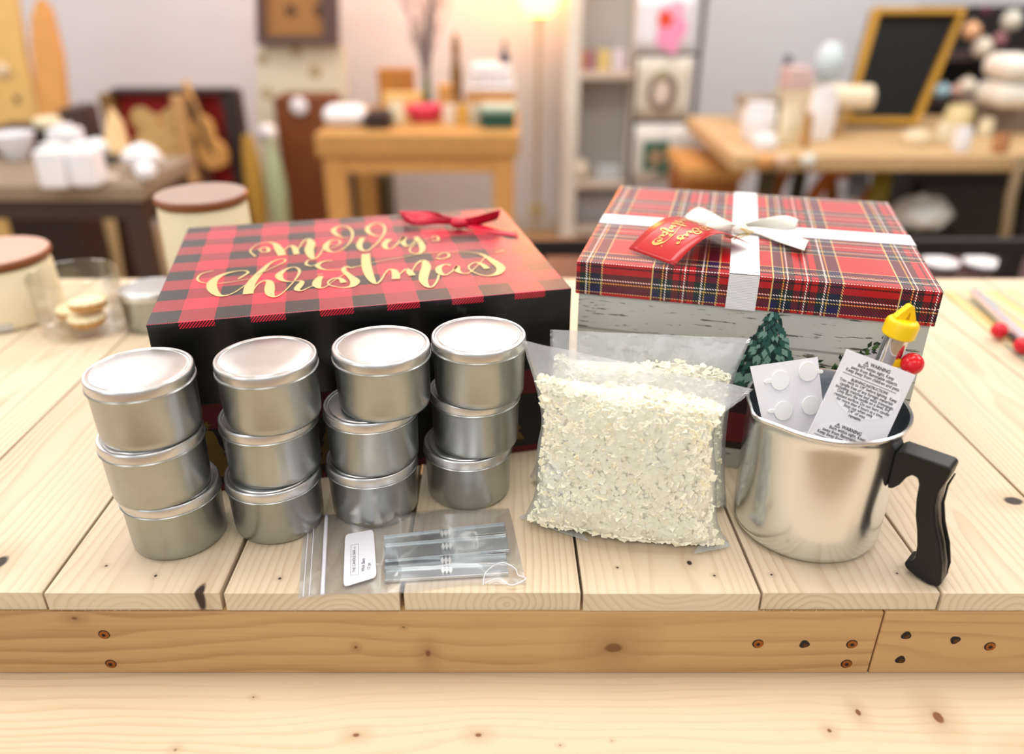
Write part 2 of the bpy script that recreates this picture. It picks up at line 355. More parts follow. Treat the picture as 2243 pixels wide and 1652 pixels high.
# ================================================================ black box with buffalo plaid lid
BX, BY, BA = -.3011, .5971, .2353; BW, BD, BZ = .366, .2868, .1719
def facing(m):   # 1 where the surface looks up
    g = m.n('NewGeometry'); return m.math('GREATER_THAN', m.xyz(g.outputs['Normal'])[2], .5)
def buffalo():
    m = N('buffalo_plaid'); x, y, z = m.xyz(m.obj()); up = facing(m)
    cx = m.math('MODULO', m.math('FLOOR', m.math('DIVIDE', m.math('ADD', x, .0287 * 20 - .0251 + .0287), .0287)), 2.0)   # 1 = red column
    ry = m.math('MODULO', m.math('FLOOR', m.math('DIVIDE', m.math('ADD', y, .0262 * 20 - .0271 + .0262), .0262)), 2.0)
    red, mid, dk = lin((206, 16, 52)), lin((128, 22, 44)), lin((6, 12, 14))
    hat = m.math('GREATER_THAN', m.math('FRACT', m.math('MULTIPLY', m.math('ADD', x, m.math('MULTIPLY', y, 1.0)), 560)), .5)
    half = m.mix(hat, lin((186, 20, 50)), lin((44, 12, 24)))
    both = m.math('MULTIPLY', cx, ry); one = m.math('ABSOLUTE', m.math('SUBTRACT', cx, ry))
    c = m.mix(one, dk, half); c = m.mix(both, c, red)
    # front skirt: red columns run over the edge as a short hatched tab
    h2 = m.math('GREATER_THAN', m.math('FRACT', m.math('MULTIPLY', m.math('ADD', m.math('SUBTRACT', x, m.math('MULTIPLY', z, .9)), 2.0), 390)), .42)
    tab = m.math('MULTIPLY', m.math('MULTIPLY', cx, m.math('GREATER_THAN', z, BZ - .0062)), h2)
    sd = m.mix(tab, lin((2, 3, 3)), lin((205, 25, 55)))
    sm = m.noise(m.vm('MULTIPLY', m.obj(), (1, 1.6, 1)), 22, 5, .7)
    scuff = m.ramp(sm, [(0, (0, 0, 0, 1)), (.62, (0, 0, 0, 1)), (.8, (.12, .12, .12, 1))])
    m.l(m.mix(scuff, m.mix(up, sd, c), lin((190, 190, 190))), m.p.inputs['Base Color'])
    m.l(m.math('ADD', .34, m.math('MULTIPLY', sm, .12)), m.p.inputs['Roughness']); m.p.inputs['Specular IOR Level'].default_value = .25; m.p.inputs['Coat Weight'].default_value = 1; m.p.inputs['Coat IOR'].default_value = 1.4; m.p.inputs['Coat Roughness'].default_value = .22
    return m.m
bbox = thing('gift_box', 'large black gift box with red and black plaid lid lettered in gold', 'box', (BX, BY, T), BA)
mb = MB()
mb.box(0, BW, 0, BD, .092, BZ)
lidb = mb.build('lid', buffalo(), bbox, local=True, bevel=.0012)
m = N('black_box_print'); x, y, z = m.xyz(m.obj())
nz = m.noise(m.obj(), 90, 3)
band = m.ramp(z, [(0, lin((90, 8, 16))), (.006, lin((70, 5, 12))), (.0061, lin((3, 3, 3))), (.066, lin((3, 3, 3))), (.0661, lin((84, 4, 10))), (.2, lin((84, 4, 10)))], 'CONSTANT')
m.l(band, m.p.inputs['Base Color']); m.set(Roughness=.5)
baseb = MB().box(.0015, BW - .0015, .0015, BD - .0015, 0, .0925).build('base', m.m, bbox, local=True, bevel=.0008)
M_gold = plain((202, 181, 126), .42, .15, .1, 300)
mb = MB()
def fir(cx, w, z0, z1, n=4):
    L = []; 
    for i in range(n):
        za = z0 + (z1 - z0) * i / n; wa = w * (1 - i / n * .8); L.append((wa / 2, za)); L.append((wa / 2 * .62, za + (z1 - z0) / n * .9))
    R = [(cx + a, b) for a, b in L] + [(cx, z1)] + [(cx - a, b) for a, b in reversed(L)]
    return R
for cx in [.03, .085, .14, .195, .25, .303, .35]:
    w = .040 if cx < .34 else .02
    mb.prism(fir(cx, w, .016, .066, 4), 0, .0002, (0, .0014, 0), (1, 0, 0), (0, 0, 1), (0, -1, 0))
    mb.prism([(cx - .002, .008), (cx + .002, .008), (cx + .002, .016), (cx - .002, .016)], 0, .0002, (0, .0014, 0), (1, 0, 0), (0, 0, 1), (0, -1, 0))
    mb.prism([(cx + a, .071 + b) for a, b in star(.005, 5, .45)], 0, .0002, (0, .0014, 0), (1, 0, 0), (0, 0, 1), (0, -1, 0))
mb.build('tree_print', plain((104, 80, 26), .6, 0, .3, 200), baseb, local=True, label='gold fir trees printed along the foot')
# gold lettering
def c1(u, v): return atz(400 + u / 4.876, 480 + v / 4.876, BZ + .0004)
def c2(u, v): return atz(700 + u / 4.876, 440 + v / 4.876, BZ + .0004)
MERRY = [
 (1, [(778,398,24),(724,350,20),(745,308,16),(810,268,14),(900,248,20),(980,262,50),(1030,320,90),(1062,388,80)]),
 (1, [(812,318,16),(850,352,22),(915,345,36),(905,308,34),(855,305,24),(835,325,14)]),
 (1, [(1080,340,12),(1140,288,20),(1190,300,56),(1218,375,64)]),
 (1, [(1225,340,12),(1280,252,20),(1340,212,40),(1372,260,92),(1352,330,96),(1375,400,64),(1410,425,26),(1460,385,18),(1510,310,16),(1600,262,16)]),
 (1, [(1420,425,16),(1345,438,18),(1318,480,28),(1370,502,20),(1410,490,12)]),
 (1, [(1540,330,12),(1640,290,14),(1685,250,22),(1650,222,20),(1565,240,40),(1528,300,66),(1570,345,40),(1650,350,18),(1730,305,18),(1795,235,22),(1815,150,30),(1770,88,30),(1690,75,34),(1612,112,56),(1640,165,48),(1705,195,20),(1770,205,12)]),
 (1, [(1600,446,18),(1510,452,28),(1440,492,52),(1480,530,34),(1560,545,16),(1690,540,10)]),
 (1, [(1925,200,56),(1888,270,66),(1905,322,50),(1965,340,26),(2035,295,20),(2105,225,24),(2160,130,30),(2135,58,30),(2050,48,34),(1975,90,52),(1990,145,50),(2060,180,26),(2130,190,14)]),
 (2, [(745,410,66),(695,460,66),(712,508,44),(770,510,22),(835,455,24),(905,388,56),(888,440,60),(925,482,40),(985,465,18),(1025,420,20)]),
 (2, [(1028,385,56),(1080,450,66),(1100,515,62),(1062,562,34),(992,560,18),(962,528,18),(985,490,16),(1060,440,10),(1180,398,8)]),
 (2, [(1195,420,22),(1262,424,28),(1262,386,26),(1215,380,20),(1200,395,16)]),
]
CHRIS = [
 (1, [(330,550,14),(205,585,18),(158,635,24),(190,672,16),(290,688,12),(420,684,12),(560,665,10),(700,640,10)]),
 (1, [(595,640,22),(645,610,26),(700,572,26),(665,552,18),(580,556,20),(470,580,40),(370,625,70),(312,690,92),(325,760,88),(390,815,50),(470,815,22),(560,780,14),(670,705,12)]),
 (1, [(790,600,10),(940,530,12),(1075,465,18),(1095,435,20),(1030,430,20),(930,475,34),(840,560,62),(765,640,80),(715,720,92),(700,800,96)]),
 (1, [(735,790,12),(795,705,16),(860,662,24),(925,668,60),(930,735,94),(935,800,76),(985,830,30),(1060,795,16),(1140,720,14),(1205,645,18),(1248,570,28),(1230,528,26),(1170,515,20),(1090,545,40),(1030,600,74),(1060,650,50),(1140,668,16),(1220,660,14),(1275,668,40),(1250,710,66),(1222,750,56),(1265,766,24),(1330,740,14),(1420,700,12)]),
 (1, [(1480,610,50),(1440,660,80),(1435,705,82),(1465,735,34),(1530,722,14),(1620,655,12),(1740,580,12)]),
 (1, [(1432,594,14),(1500,590,12)]),
 (1, [(1800,522,16),(1745,512,44),(1720,550,48),(1790,612,64),(1842,665,92),(1815,712,64),(1730,732,18),(1630,722,16),(1562,700,16),(1560,665,20),(1625,632,26),(1690,640,44),(1720,680,64)]),
 (1, [(1800,526,16),(1850,512,12),(1920,500,10)]),
 (2, [(345,712,14),(440,695,10),(600,655,10),(900,600,10),(1130,560,10),(1400,545,9),(1600,550,10),(1700,562,20)]),
 (2, [(1880,550,8),(1945,538,20),(1960,530,14)]),
 (2, [(495,568,84),(495,650,94),(515,750,96),(555,840,70),(605,886,28),(660,842,20),(700,775,18),(745,735,26),(795,745,60),(815,790,78),(815,835,80)]),
 (2, [(845,800,12),(890,755,18),(935,730,36),(965,765,66),(990,798,66)]),
 (2, [(985,760,12),(1040,672,22),(1110,640,50),(1140,700,92),(1118,780,98),(1110,850,84),(1145,910,50),(1205,918,26),(1255,855,22),(1275,790,22)]),
 (2, [(1400,690,36),(1340,680,28),(1275,715,60),(1285,770,60),(1350,792,24),(1420,750,18),(1470,700,44),(1470,745,60),(1530,775,22),(1600,768,16),(1690,690,12),(1770,600,14)]),
 (2, [(1245,612,36),(1310,622,24),(1375,600,26),(1375,565,24),(1310,560,18),(1262,588,24)]),
 (2, [(1705,565,34),(1770,592,46),(1860,650,80),(1935,715,92),(1905,775,64),(1800,802,20),(1690,782,16),(1605,735,18),(1600,692,20),(1665,660,26),(1735,680,50),(1790,725,66)]),
]
mb = MB(); up = Vector((0, 0, 1))
for k, (c, pts) in enumerate(MERRY + CHRIS): stroke(mb, pts, c1 if c == 1 else c2, .000098, up, k * 6e-6)
mb.build('gold_lettering', M_gold, lidb, solid=0, label='merry christmas in gold script')
# red satin bow
m = N('red_satin'); m.l(m.mix(m.noise(m.obj(), 60, 2), lin((170, 8, 40)), lin((205, 10, 55))), m.p.inputs['Base Color']); m.set(Roughness=.38); M_satin = m.m
def ribbon(mb, pts, n=8, curl=0.0):      # pts: (edge point a, edge point b)
    q = crom([tuple(a) + tuple(b) for a, b in pts], n); vs = []
    for r in q: a, b = Vector(r[:3]), Vector(r[3:]); md = (a + b) / 2 + Vector((0, 0, curl)); vs += [a, (a + md) / 2 + Vector((0, 0, curl * .4)), md, (b + md) / 2 + Vector((0, 0, curl * .4)), b]
    mb.add(vs, [(5 * i + j, 5 * i + j + 1, 5 * i + 6 + j, 5 * i + 5 + j) for i in range(len(q) - 1) for j in range(4)])
def zz(u, v, z): return atz(u, v, BZ + z)
mb = MB()
K = (1005, 487)
ribbon(mb, [(zz(1000, 482, .010), zz(1003, 493, .004)), (zz(965, 470, .014), zz(960, 491, .004)), (zz(905, 466, .012), zz(912, 494, .003)), (zz(880, 476, .008), zz(885, 484, .003))], curl=.003)
ribbon(mb, [(zz(1003, 483, .010), zz(1000, 490, .004)), (zz(975, 474, .014), zz(962, 482, .006)), (zz(945, 464, .016), zz(925, 474, .008)), (zz(870, 464, .002), zz(880, 474, .001))], curl=.002)
ribbon(mb, [(zz(1008, 482, .010), zz(1006, 493, .004)), (zz(1045, 474, .014), zz(1040, 494, .003)), (zz(1078, 464, .018), zz(1085, 482, .006)), (zz(1098, 462, .018), zz(1094, 472, .012))], curl=.003)
ribbon(mb, [(zz(1008, 486, .008), zz(1004, 494, .003)), (zz(1040, 490, .004), zz(1030, 503, .001)), (zz(1085, 499, .002), zz(1070, 510, .0006)), (zz(1125, 505, .001), zz(1136, 520, .0006))], curl=.001)
c = zz(1005, 488, .007); mb.ball(c, .010, .008, .006)
mb.build('ribbon_bow', M_satin, bbox, smooth=True, solid=.0006, label='red satin bow at the back edge of the lid')

# ================================================================ tartan gift box
QX, QY, QA = .0580, .6831, -.2594; QW, QD, QZ, QL = .3048, .2937, .198, .1663
SET = [(0, 'g'), (.012, 'n'), (.10, 'd'), (.145, 'y'), (.165, 'd'), (.20, 'w'), (.222, 'd'), (.31, 'r'), (.41, 'k'), (.435, 'r'), (.478, 'w'), (.498, 'r'), (.52, 'k'), (.545, 'r'), (.64, 'd'),
       (.735, 'w'), (.757, 'd'), (.79, 'y'), (.81, 'n'), (.975, 'g')]
COL = dict(g=lin((214, 184, 120)), n=lin((20, 18, 74)), d=lin((8, 34, 36)), y=lin((216, 180, 90)), w=lin((236, 226, 220)), r=lin((178, 8, 20)), k=lin((34, 6, 12)))
def tartan():
    m = N('tartan'); x, y, z = m.xyz(m.obj()); up = facing(m)
    g = m.n('NewGeometry'); loc = m.n('VectorTransform', vector_type='NORMAL', convert_from='WORLD', convert_to='OBJECT'); m.l(g.outputs['Normal'], loc.inputs[0])
    nx = m.math('GREATER_THAN', m.math('ABSOLUTE', m.xyz(loc.outputs[0])[0]), .6)
    per = .102; k = .058 / per
    stops = [(p * k, COL[c]) for p, c in SET] + [(k, COL['r'])]
    u = m.math('FRACT', m.math('DIVIDE', m.math('ADD', x, per * 5 - .0685), per))
    yv = m.n('Mix', data_type='FLOAT'); m.l(up, yv.inputs[0]); m.l(m.math('SUBTRACT', z, QZ), yv.inputs[2]); m.l(y, yv.inputs[3])
    # side faces: run the front-to-back set across, height down
    ux = m.n('Mix', data_type='FLOAT'); m.l(nx, ux.inputs[0]); m.l(u, ux.inputs[2]); m.l(m.math('FRACT', m.math('DIVIDE', m.math('ADD', y, per * 5 - .0734), per)), ux.inputs[3])
    v = m.math('FRACT', m.math('DIVIDE', m.math('ADD', yv.outputs[0], per * 5 - .0734), per))
    a = m.ramp(ux.outputs[0], stops, 'CONSTANT'); b = m.ramp(v, stops, 'CONSTANT')
    h = m.math('GREATER_THAN', m.math('FRACT', m.math('MULTIPLY', m.math('ADD', m.math('ADD', x, yv.outputs[0]), 3.0), 430)), .5)
    c = m.mix(.55, m.mix(h, a, b), m.mix(1.0, a, b, 'DARKEN'))
    def bright(col):
        o = m.n('RGBToBW'); m.l(col, o.inputs[0]); return m.math('GREATER_THAN', o.outputs[0], .3)
    c = m.mix(m.math('MULTIPLY', bright(a), m.math('SUBTRACT', 1.0, h)), c, a); c = m.mix(m.math('MULTIPLY', bright(b), h), c, b)
    gl = m.math('LESS_THAN', ux.outputs[0], .012 * k + .004); c = m.mix(gl, c, COL['g'])
    gl2 = m.math('LESS_THAN', v, .012 * k); c = m.mix(m.math('MULTIPLY', gl2, up), c, COL['g'])
    m.l(c, m.p.inputs['Base Color']); m.set(Roughness=.4); m.p.inputs['Specular IOR Level'].default_value = .25; m.p.inputs['Coat Weight'].default_value = 1; m.p.inputs['Coat IOR'].default_value = 1.4; m.p.inputs['Coat Roughness'].default_value = .2
    return m.m
def white_wash():
    m = N('whitewashed_print'); P = m.obj(); x, y, z = m.xyz(P)
    q = m.comb(m.math('MULTIPLY', x, 30), m.math('MULTIPLY', y, 30), m.math('MULTIPLY', z, 280))
    n1 = m.noise(q, 1, 5, .65); n2 = m.noise(P, 14, 3)
    cr = m.ramp(n1, [(0, (1, 1, 1, 1)), (.385, (1, 1, 1, 1)), (.405, (0, 0, 0, 1)), (1, (0, 0, 0, 1))])
    sh = m.mix(n2, lin((176, 177, 168)), lin((206, 206, 198)))
    sh = m.mix(m.math('MULTIPLY', m.math('GREATER_THAN', m.math('FRACT', m.math('MULTIPLY', z, 15)), .965), .55), sh, lin((110, 105, 95)))
    m.l(m.mix(cr, sh, lin((92, 88, 78))), m.p.inputs['Base Color']); m.set(Roughness=.5); return m.m
pbox = thing('gift_box', 'white gift box with red tartan lid, white ribbon and printed fir tree', 'box', (QX, QY, T), QA)
plid = MB().box(0, QW, 0, QD, QL, QZ).build('lid', tartan(), pbox, local=True, bevel=.0014)
pbase = MB().box(.003, QW - .003, .003, QD - .003, 0, QL + .001).build('base', white_wash(), pbox, local=True, bevel=.0008)
m = N('white_grosgrain'); x, y, z = m.xyz(m.obj())
w = m.math('SINE', m.math('MULTIPLY', m.math('ADD', y, z), 4200)); m.l(m.mix(m.noise(m.obj(), 40, 2), lin((222, 222, 226)), lin((232, 232, 236))), m.p.inputs['Base Color']); m.bump(w, .35, .0003); m.set(Roughness=.65); M_rib = m.m
mb = MB(); e = .0006
def rb(x0, x1, y0, y1, z0, z1): mb.box(x0, x1, y0, y1, z0, z1)
rb(.1345, .1600, -e, QD + e, QZ - .0002, QZ + e); rb(.1345, .1600, -e, .0002, QL - .0004, QZ + e); rb(.1345, .1600, QD - .0002, QD + e, QL, QZ + e)
rb(-e, QW + e, .1260, .1590, QZ - .0001, QZ + .0005); rb(-e, .0002, .1260, .1590, QL, QZ + .0005); rb(QW - .0002, QW + e, .1260, .1590, QL, QZ + .0005)
mb.build('ribbon', M_rib, plid, local=True, label='white grosgrain ribbon crossed over the lid')
def zq(u, v, z): return atz(u, v, QZ + z)
mb = MB()
# left upper tail, left loop, right loop, right tail (edge pairs traced on the lid)
ribbon(mb, [(zq(1612, 496, .008), zq(1606, 503, .003)), (zq(1580, 478, .010), zq(1570, 498, .002)), (zq(1530, 455, .012), zq(1545, 492, .003)), (zq(1496, 479, .003), zq(1508, 487, .002))], curl=.003)
ribbon(mb, [(zq(1612, 494, .010), zq(1610, 506, .003)), (zq(1585, 490, .010), zq(1580, 508, .003)), (zq(1552, 492, .006), zq(1556, 504, .003)), (zq(1544, 499, .004), zq(1548, 502, .003))], curl=.003)
ribbon(mb, [(zq(1622, 495, .009), zq(1626, 505, .003)), (zq(1660, 484, .012), zq(1668, 502, .002)), (zq(1715, 474, .012), zq(1722, 501, .002)), (zq(1750, 486, .003), zq(1742, 500, .002))], curl=.004)
ribbon(mb, [(zq(1622, 498, .008), zq(1626, 508, .004)), (zq(1660, 498, .006), zq(1660, 513, .003)), (zq(1710, 506, .004), zq(1705, 530, .003)), (zq(1772, 527, .003), zq(1762, 549, .006))], curl=.0015)
mb.ball(zq(1620, 501, .006), .008, .006, .005)
mb.build('ribbon_bow', plain((226, 224, 214), .55, 0, .04, 60), plid, smooth=True, solid=.0005, label='ivory ribbon bow on the lid')
mb = MB()
mb.tube([zq(1622, 500, .009), zq(1640, 512, .008), zq(1628, 512, .006), zq(1600, 522, .013), zq(1588, 516, .012)], .0006)
mb.tube([zq(1622, 500, .009), zq(1650, 508, .007), zq(1636, 516, .006), zq(1606, 524, .013)], .0005)
mb.build('gold_string', plain((190, 160, 60), .4, .5), plid, smooth=True)
# printed scene on the front: fir tree, berry twigs, red truck, pale tag shape
def fp(mb, out, k): mb.prism(out, 0, .00012 * k, (0, .0030, 0), (1, 0, 0), (0, 0, 1), (0, -1, 0))
rt = random.Random(11)
def leafy_tree(cx, z0, z1, w, seed):
    rt = random.Random(seed); lay = ([], [], [])
    n = 26
    for i in range(n):
        t = i / (n - 1); z = z0 + (z1 - z0) * t; hw = w / 2 * (1 - t) ** .8 + .001
        m_ = max(3, int(16 * (1 - t) + 3))
        for j in range(m_):
            x = cx + hw * (2 * (j + rt.uniform(.2, .8)) / m_ - 1); L = rt.uniform(.006, .011) * (1 - .45 * t); a = -PI / 2 + (x - cx) / max(hw, .001) * .9 + rt.uniform(-.25, .25)
            dx, dz = math.cos(a), math.sin(a); px, pz = -dz, dx; ww = L * rt.uniform(.28, .42)
            lay[rt.choice((0, 0, 1, 1, 2))].append([(x - dx * L * .5, z - dz * L * .5), (x + px * ww, z + pz * ww), (x + dx * L * .35 + px * ww * .5, z + dz * L * .35 + pz * ww * .5), (x + dx * L * .7, z + dz * L * .7), (x - px * ww, z - pz * ww)])
    return lay
lay = leafy_tree(.1765, .092, .168, .062, 4)
M_g = [plain((14, 46, 44), .6), plain((44, 92, 84), .6), plain((128, 168, 156), .6)]
mb = MB()
fp(mb, [(.1765 - .021, .09), (.1765 + .021, .09), (.1765 + .008, .135), (.1765 + .001, .164), (.1765 - .001, .164), (.1765 - .008, .135)], 1)
for li in (0, 1, 2):
    mb.cur = li
    for k, o in enumerate(lay[li]): fp(mb, o, 2 + li + (k % 9) * .1)
mb.build('tree_print', M_g, pbase, local=True, label='snowy green fir tree printed on the front')
mb = MB()
for i in range(120):
    t = rt.random(); x = .2075 + .066 * t + rt.gauss(0, .003); z = .106 + .048 * t ** 1.7 + rt.gauss(0, .0045 * (1.25 - t)); a = .5 + rt.uniform(-1.3, 1.3); L = rt.uniform(.004, .008) * (1.2 - .4 * t); ww = L * .26
    mb.cur = rt.choice((0, 0, 1)); dx, dz = math.cos(a), math.sin(a)
    fp(mb, [(x, z), (x + dx * L * .4 - dz * ww, z + dz * L * .4 + dx * ww), (x + dx * L, z + dz * L), (x + dx * L * .4 + dz * ww, z + dz * L * .4 - dx * ww)], 1 + (i % 11) * .2)
mb.build('branch_print', [plain((20, 44, 20), .6), plain((62, 96, 40), .6)], pbase, local=True, label='dark green leafy twigs printed on the front')
mb = MB(); mb.prism([(.276 + (.021 + .0022 * abs(math.cos(5 * a))) * math.cos(a), .128 + (.016 + .002 * abs(math.cos(5 * a))) * math.sin(a)) for a in [2 * PI * i / 60 for i in range(60)]], 0, .0001, (0, .0030, 0), (1, 0, 0), (0, 0, 1), (0, -1, 0))
mb.build('cloud_print', plain((196, 192, 200), .6), pbase, local=True)
mb = MB()   # red pickup: body, cab, fender, berries
mb.cur = 0; fp(mb, [(.085, .022), (.235, .022), (.235, .05), (.19, .058), (.186, .082), (.14, .086), (.132, .06), (.085, .06)], 1)
mb.cur = 1; fp(mb, [(.145, .062), (.18, .06), (.178, .078), (.149, .08)], 2); fp(mb, [(.085, .022), (.235, .022), (.235, .030), (.085, .030)], 2)
mb.cur = 0
for x, z in ((.154, .095), (.150, .090), (.158, .089)): fp(mb, [(x + .004 * math.cos(a), z + .004 * math.sin(a)) for a in [PI * i / 8 for i in range(16)]], 2.5)
mb.build('truck_print', [plain((110, 12, 24), .5), plain((44, 6, 12), .5)], pbase, local=True, label='dark red truck printed on the front')
# gift tag
M_tag = plain((176, 18, 24), .3, 0, .05, 50)
tg = thing('gift_tag', 'curled red gift tag lettered in gold on the tartan box', 'gift tag', tuple(zq(1500, 540, 0)))
A, B_, C_, D_ = zq(1377, 545, .003), zq(1478, 582, .003), zq(1640, 533, .006), zq(1535, 492, .0055)
def tagpt(s, t, e=0):   # s along the curl, t across
    p = (A * (1 - t) + B_ * t) * (1 - s) + (D_ * (1 - t) + C_ * t) * s
    return p + Vector((0, 0, .021 * math.sin(PI * s) * (1 - .25 * s) + e))
mb = MB(); mb.grid(lambda a, b: tagpt(a, b), 24, 6); card = mb.build('card', M_tag, tg, smooth=True, solid=.0004)
mb = MB()
# the same script, seen upside down, reads towards the near corner
def tl(words, c0, tofn, w):
    for k, (c, pts) in enumerate(words):
        stroke_uv(mb, [(a + (c0 if c == 2 else 0), b + (-195 if c == 2 else 0), ww) for a, b, ww in pts], tofn, 1.15, 5)
def fA(u, v):   # crop units -> tag coordinates, rotated half a turn
    a = (u - 700) / 1750; b = (v - 40) / 560; return tagpt(.86 - a * .58, .84 - b * .38, .0008)
def fB(u, v):
    a = (u - 150) / 3300; b = (v - 420) / 430; return tagpt(.84 - a * .74, .46 - b * .34, .0008)
tl(MERRY, 1463, fA, .00003); tl(CHRIS, 1463, fB, .00002)
mb.build('gold_lettering', plain((214, 176, 104), .35, .6), card)
# ================================================================ pouring jug
JX, JY = .2552, .5595
m = N('brushed_aluminium'); P = m.obj(); n1 = m.noise(P, 26, 4, .6); n2 = m.noise(m.vm('MULTIPLY', P, (700, 700, 20)), 1, 2); n3 = m.noise(m.vm('MULTIPLY', P, (14, 14, 5)), 1, 3)
m.l(m.mix(n1, lin((210, 215, 220)), lin((226, 230, 234))), m.p.inputs['Base Color']); m.set(Metallic=1.0)
m.l(m.math('ADD', m.math('MULTIPLY', n1, .12), .14), m.p.inputs['Roughness']); m.bump(m.math('ADD', m.math('MULTIPLY', n2, .05), m.math('MULTIPLY', n3, 1.0)), .22, .0012); M_alu = m.m
jug = thing('pouring_jug', 'silver aluminium pouring jug with black handle holding stickers and thermometer', 'jug', (JX, JY, T))
prof = [(0, .0004), (.050, .0004), (.0555, .0012), (.0592, .0045), (.0606, .010), (.0609, .03), (.0612, .075), (.0612, .106), (.0614, .112), (.0622, .1165), (.0634, .1178), (.0638, .1193), (.0634, .1208), (.0622, .1214), (.0611, .1204), (.0604, .117), (.0600, .106), (.0600, .02), (.0585, .006), (.054, .0022), (0, .0018)]
def spout(a, z):
    d = (a - math.radians(200) + PI) % (2 * PI) - PI
    return 1 + .09 * math.exp(-(d / .2) ** 2) * max(0, min(1, (z - .088) / .03)) ** 1.5
MB().lathe(prof, seg=96, cap=False, wob=spout).build('body', M_alu, jug, local=True, smooth='auto')
M_blk = plain((8, 9, 11), .36, 0, .05, 80, .35)
ph = math.radians(-43); er = (math.cos(ph), math.sin(ph), 0); ez = (0, 0, 1); en = (-math.sin(ph), math.cos(ph), 0)
H = [(.0603, .1035), (.064, .1065), (.0975, .1065), (.1005, .1045), (.0995, .095), (.0965, .083), (.0970, .070), (.1010, .055), (.1075, .040), (.1130, .024), (.1160, .006), (.1150, .0020), (.108, .0005), (.098, .0025), (.090, .0060), (.0872, .0092), (.0880, .0125), (.0915, .0140),
     (.0935, .0190), (.0925, .030), (.0895, .043), (.0855, .056), (.0830, .070), (.0820, .083), (.0800, .0880), (.0760, .0890), (.0725, .0850), (.0690, .0765), (.0650, .0715), (.0615, .0700), (.0605, .076)]
MB().prism(H, -.0098, .0098, (0, 0, 0), er, ez, en).build('handle', M_blk, jug, local=True, bevel=.0022)
MB().prism([(.101, .098), (.0984, .088), (.0985, .070), (.1025, .054), (.109, .038), (.1145, .022), (.1165, .010), (.1166, .022), (.112, .039), (.1050, .055), (.1005, .071), (.1000, .086), (.1022, .098)], -.0006, .0006, (0, 0, 0), er, ez, en).build('mould_seam', M_blk, jug, local=True)
for z in (.082, .098):
    q = Matrix.Rotation(ph, 4, 'Z') @ Matrix.Rotation(-PI / 2, 4, 'Y')
    MB().lathe([(.0032, 0), (.0028, .0014), (0, .0018)], Vector(er) * .0600 + Vector((0, 0, z)), 16, q, cap=False).build('rivet', M_alu, jug, local=True, smooth=True)

# ---- things in the jug
M_paper = plain((232, 232, 238), .5, 0, .015, 40)
M_ink = plain((22, 24, 30), .6)
def onsheet(p, n): return lambda u, v, e=0: atp(u, v, p, n) + n * e
# sheet of round wick stickers
p0, p1, p2 = aty(1643, 803, .563), aty(1791, 782, .574), aty(1666, 935, .547)
n = (p1 - p0).cross(p2 - p0).normalized(); n = -n if n.y > 0 else n
S = onsheet(p0, n)
st = thing('sticker_sheet', 'white sheet of round wick stickers leaning in the jug', 'sticker sheet', tuple((S(1662, 925) + S(1812, 975)) / 2))
q = [S(1643, 803), S(1791, 782), S(1812, 965), S(1672, 930)]
MB().hexa([a - n * .0004 for a in q] + list(q)).build('backing_sheet', M_paper, st)
for (u, v, r, tx, ty) in [(1708, 833, 24.5, -1, .28), (1769, 814, 24.5, 1, .0), (1715, 900, 24, -1, .1), (1775, 888, 24, 1, .1), (1787, 950, 22, -1, .1)]:
    mb = MB(); c = S(u, v); ex = (S(u + 1, v) - c).normalized(); ey = n.cross(ex).normalized(); r = r / 3050
    out = [(r * math.cos(a), r * math.sin(a)) for a in [2 * PI * i / 40 for i in range(40)]]
    mb.prism(out, .0002, .0011, c, ex, ey, n)
    tp = [(tx * r * .8, -.0014 - ty * .002), (tx * r * 1.55, -.0016 - ty * .005), (tx * r * 1.7, .0002 - ty * .005), (tx * r * 1.5, .0017 - ty * .004), (tx * r * .8, .0016)]
    mb.prism(tp if tx > 0 else tp[::-1], .0002, .0009, c, ex, ey, n)
    mb.build('wick_sticker', plain((236, 238, 238), .35, 0, .01, 40), st, bevel=.0003)
# warning label sheet
p0, p1, p2 = aty(1855, 765, .545), aty(2006, 822, .538), aty(1770, 950, .527)
n = (p1 - p0).cross(p2 - p0).normalized(); n = -n if n.y > 0 else n
S = onsheet(p0, n)
ws = thing('warning_label_sheet', 'white sheet of oval candle warning labels leaning in the jug', 'label sheet', tuple((S(1765, 962) + S(1930, 985)) / 2))
q = [S(1855, 765), S(2006, 822), S(1926, 996), S(1764, 962)]
bk = MB().hexa([a - n * .0008 for a in q] + list(q)).build('backing_sheet', M_paper, ws, bevel=.0003)
Z5 = lambda x, y, e=.0003: S(1600 + x / 4.984, 680 + y / 4.984, e)
def oval(cx, cy, ax, ay, k):
    c = Z5(cx, cy, .0001); ex = (Z5(cx + 220, cy + 90) - Z5(cx, cy)).normalized(); ey = n.cross(ex).normalized()
    return MB().prism([(ax * math.cos(a), ay * math.sin(a)) for a in [2 * PI * i / 72 for i in range(72)]], 0, .00012, c, ex, ey, n)
l1 = oval(1490, 890, .0262, .0212, 0).build('label', plain((240, 240, 246), .45, 0, .01, 40), ws)
mb = oval(1195, 1500, .0262, .0190, 1)
l2 = mb.build('label', plain((240, 240, 246), .45, 0, .01, 40), ws)
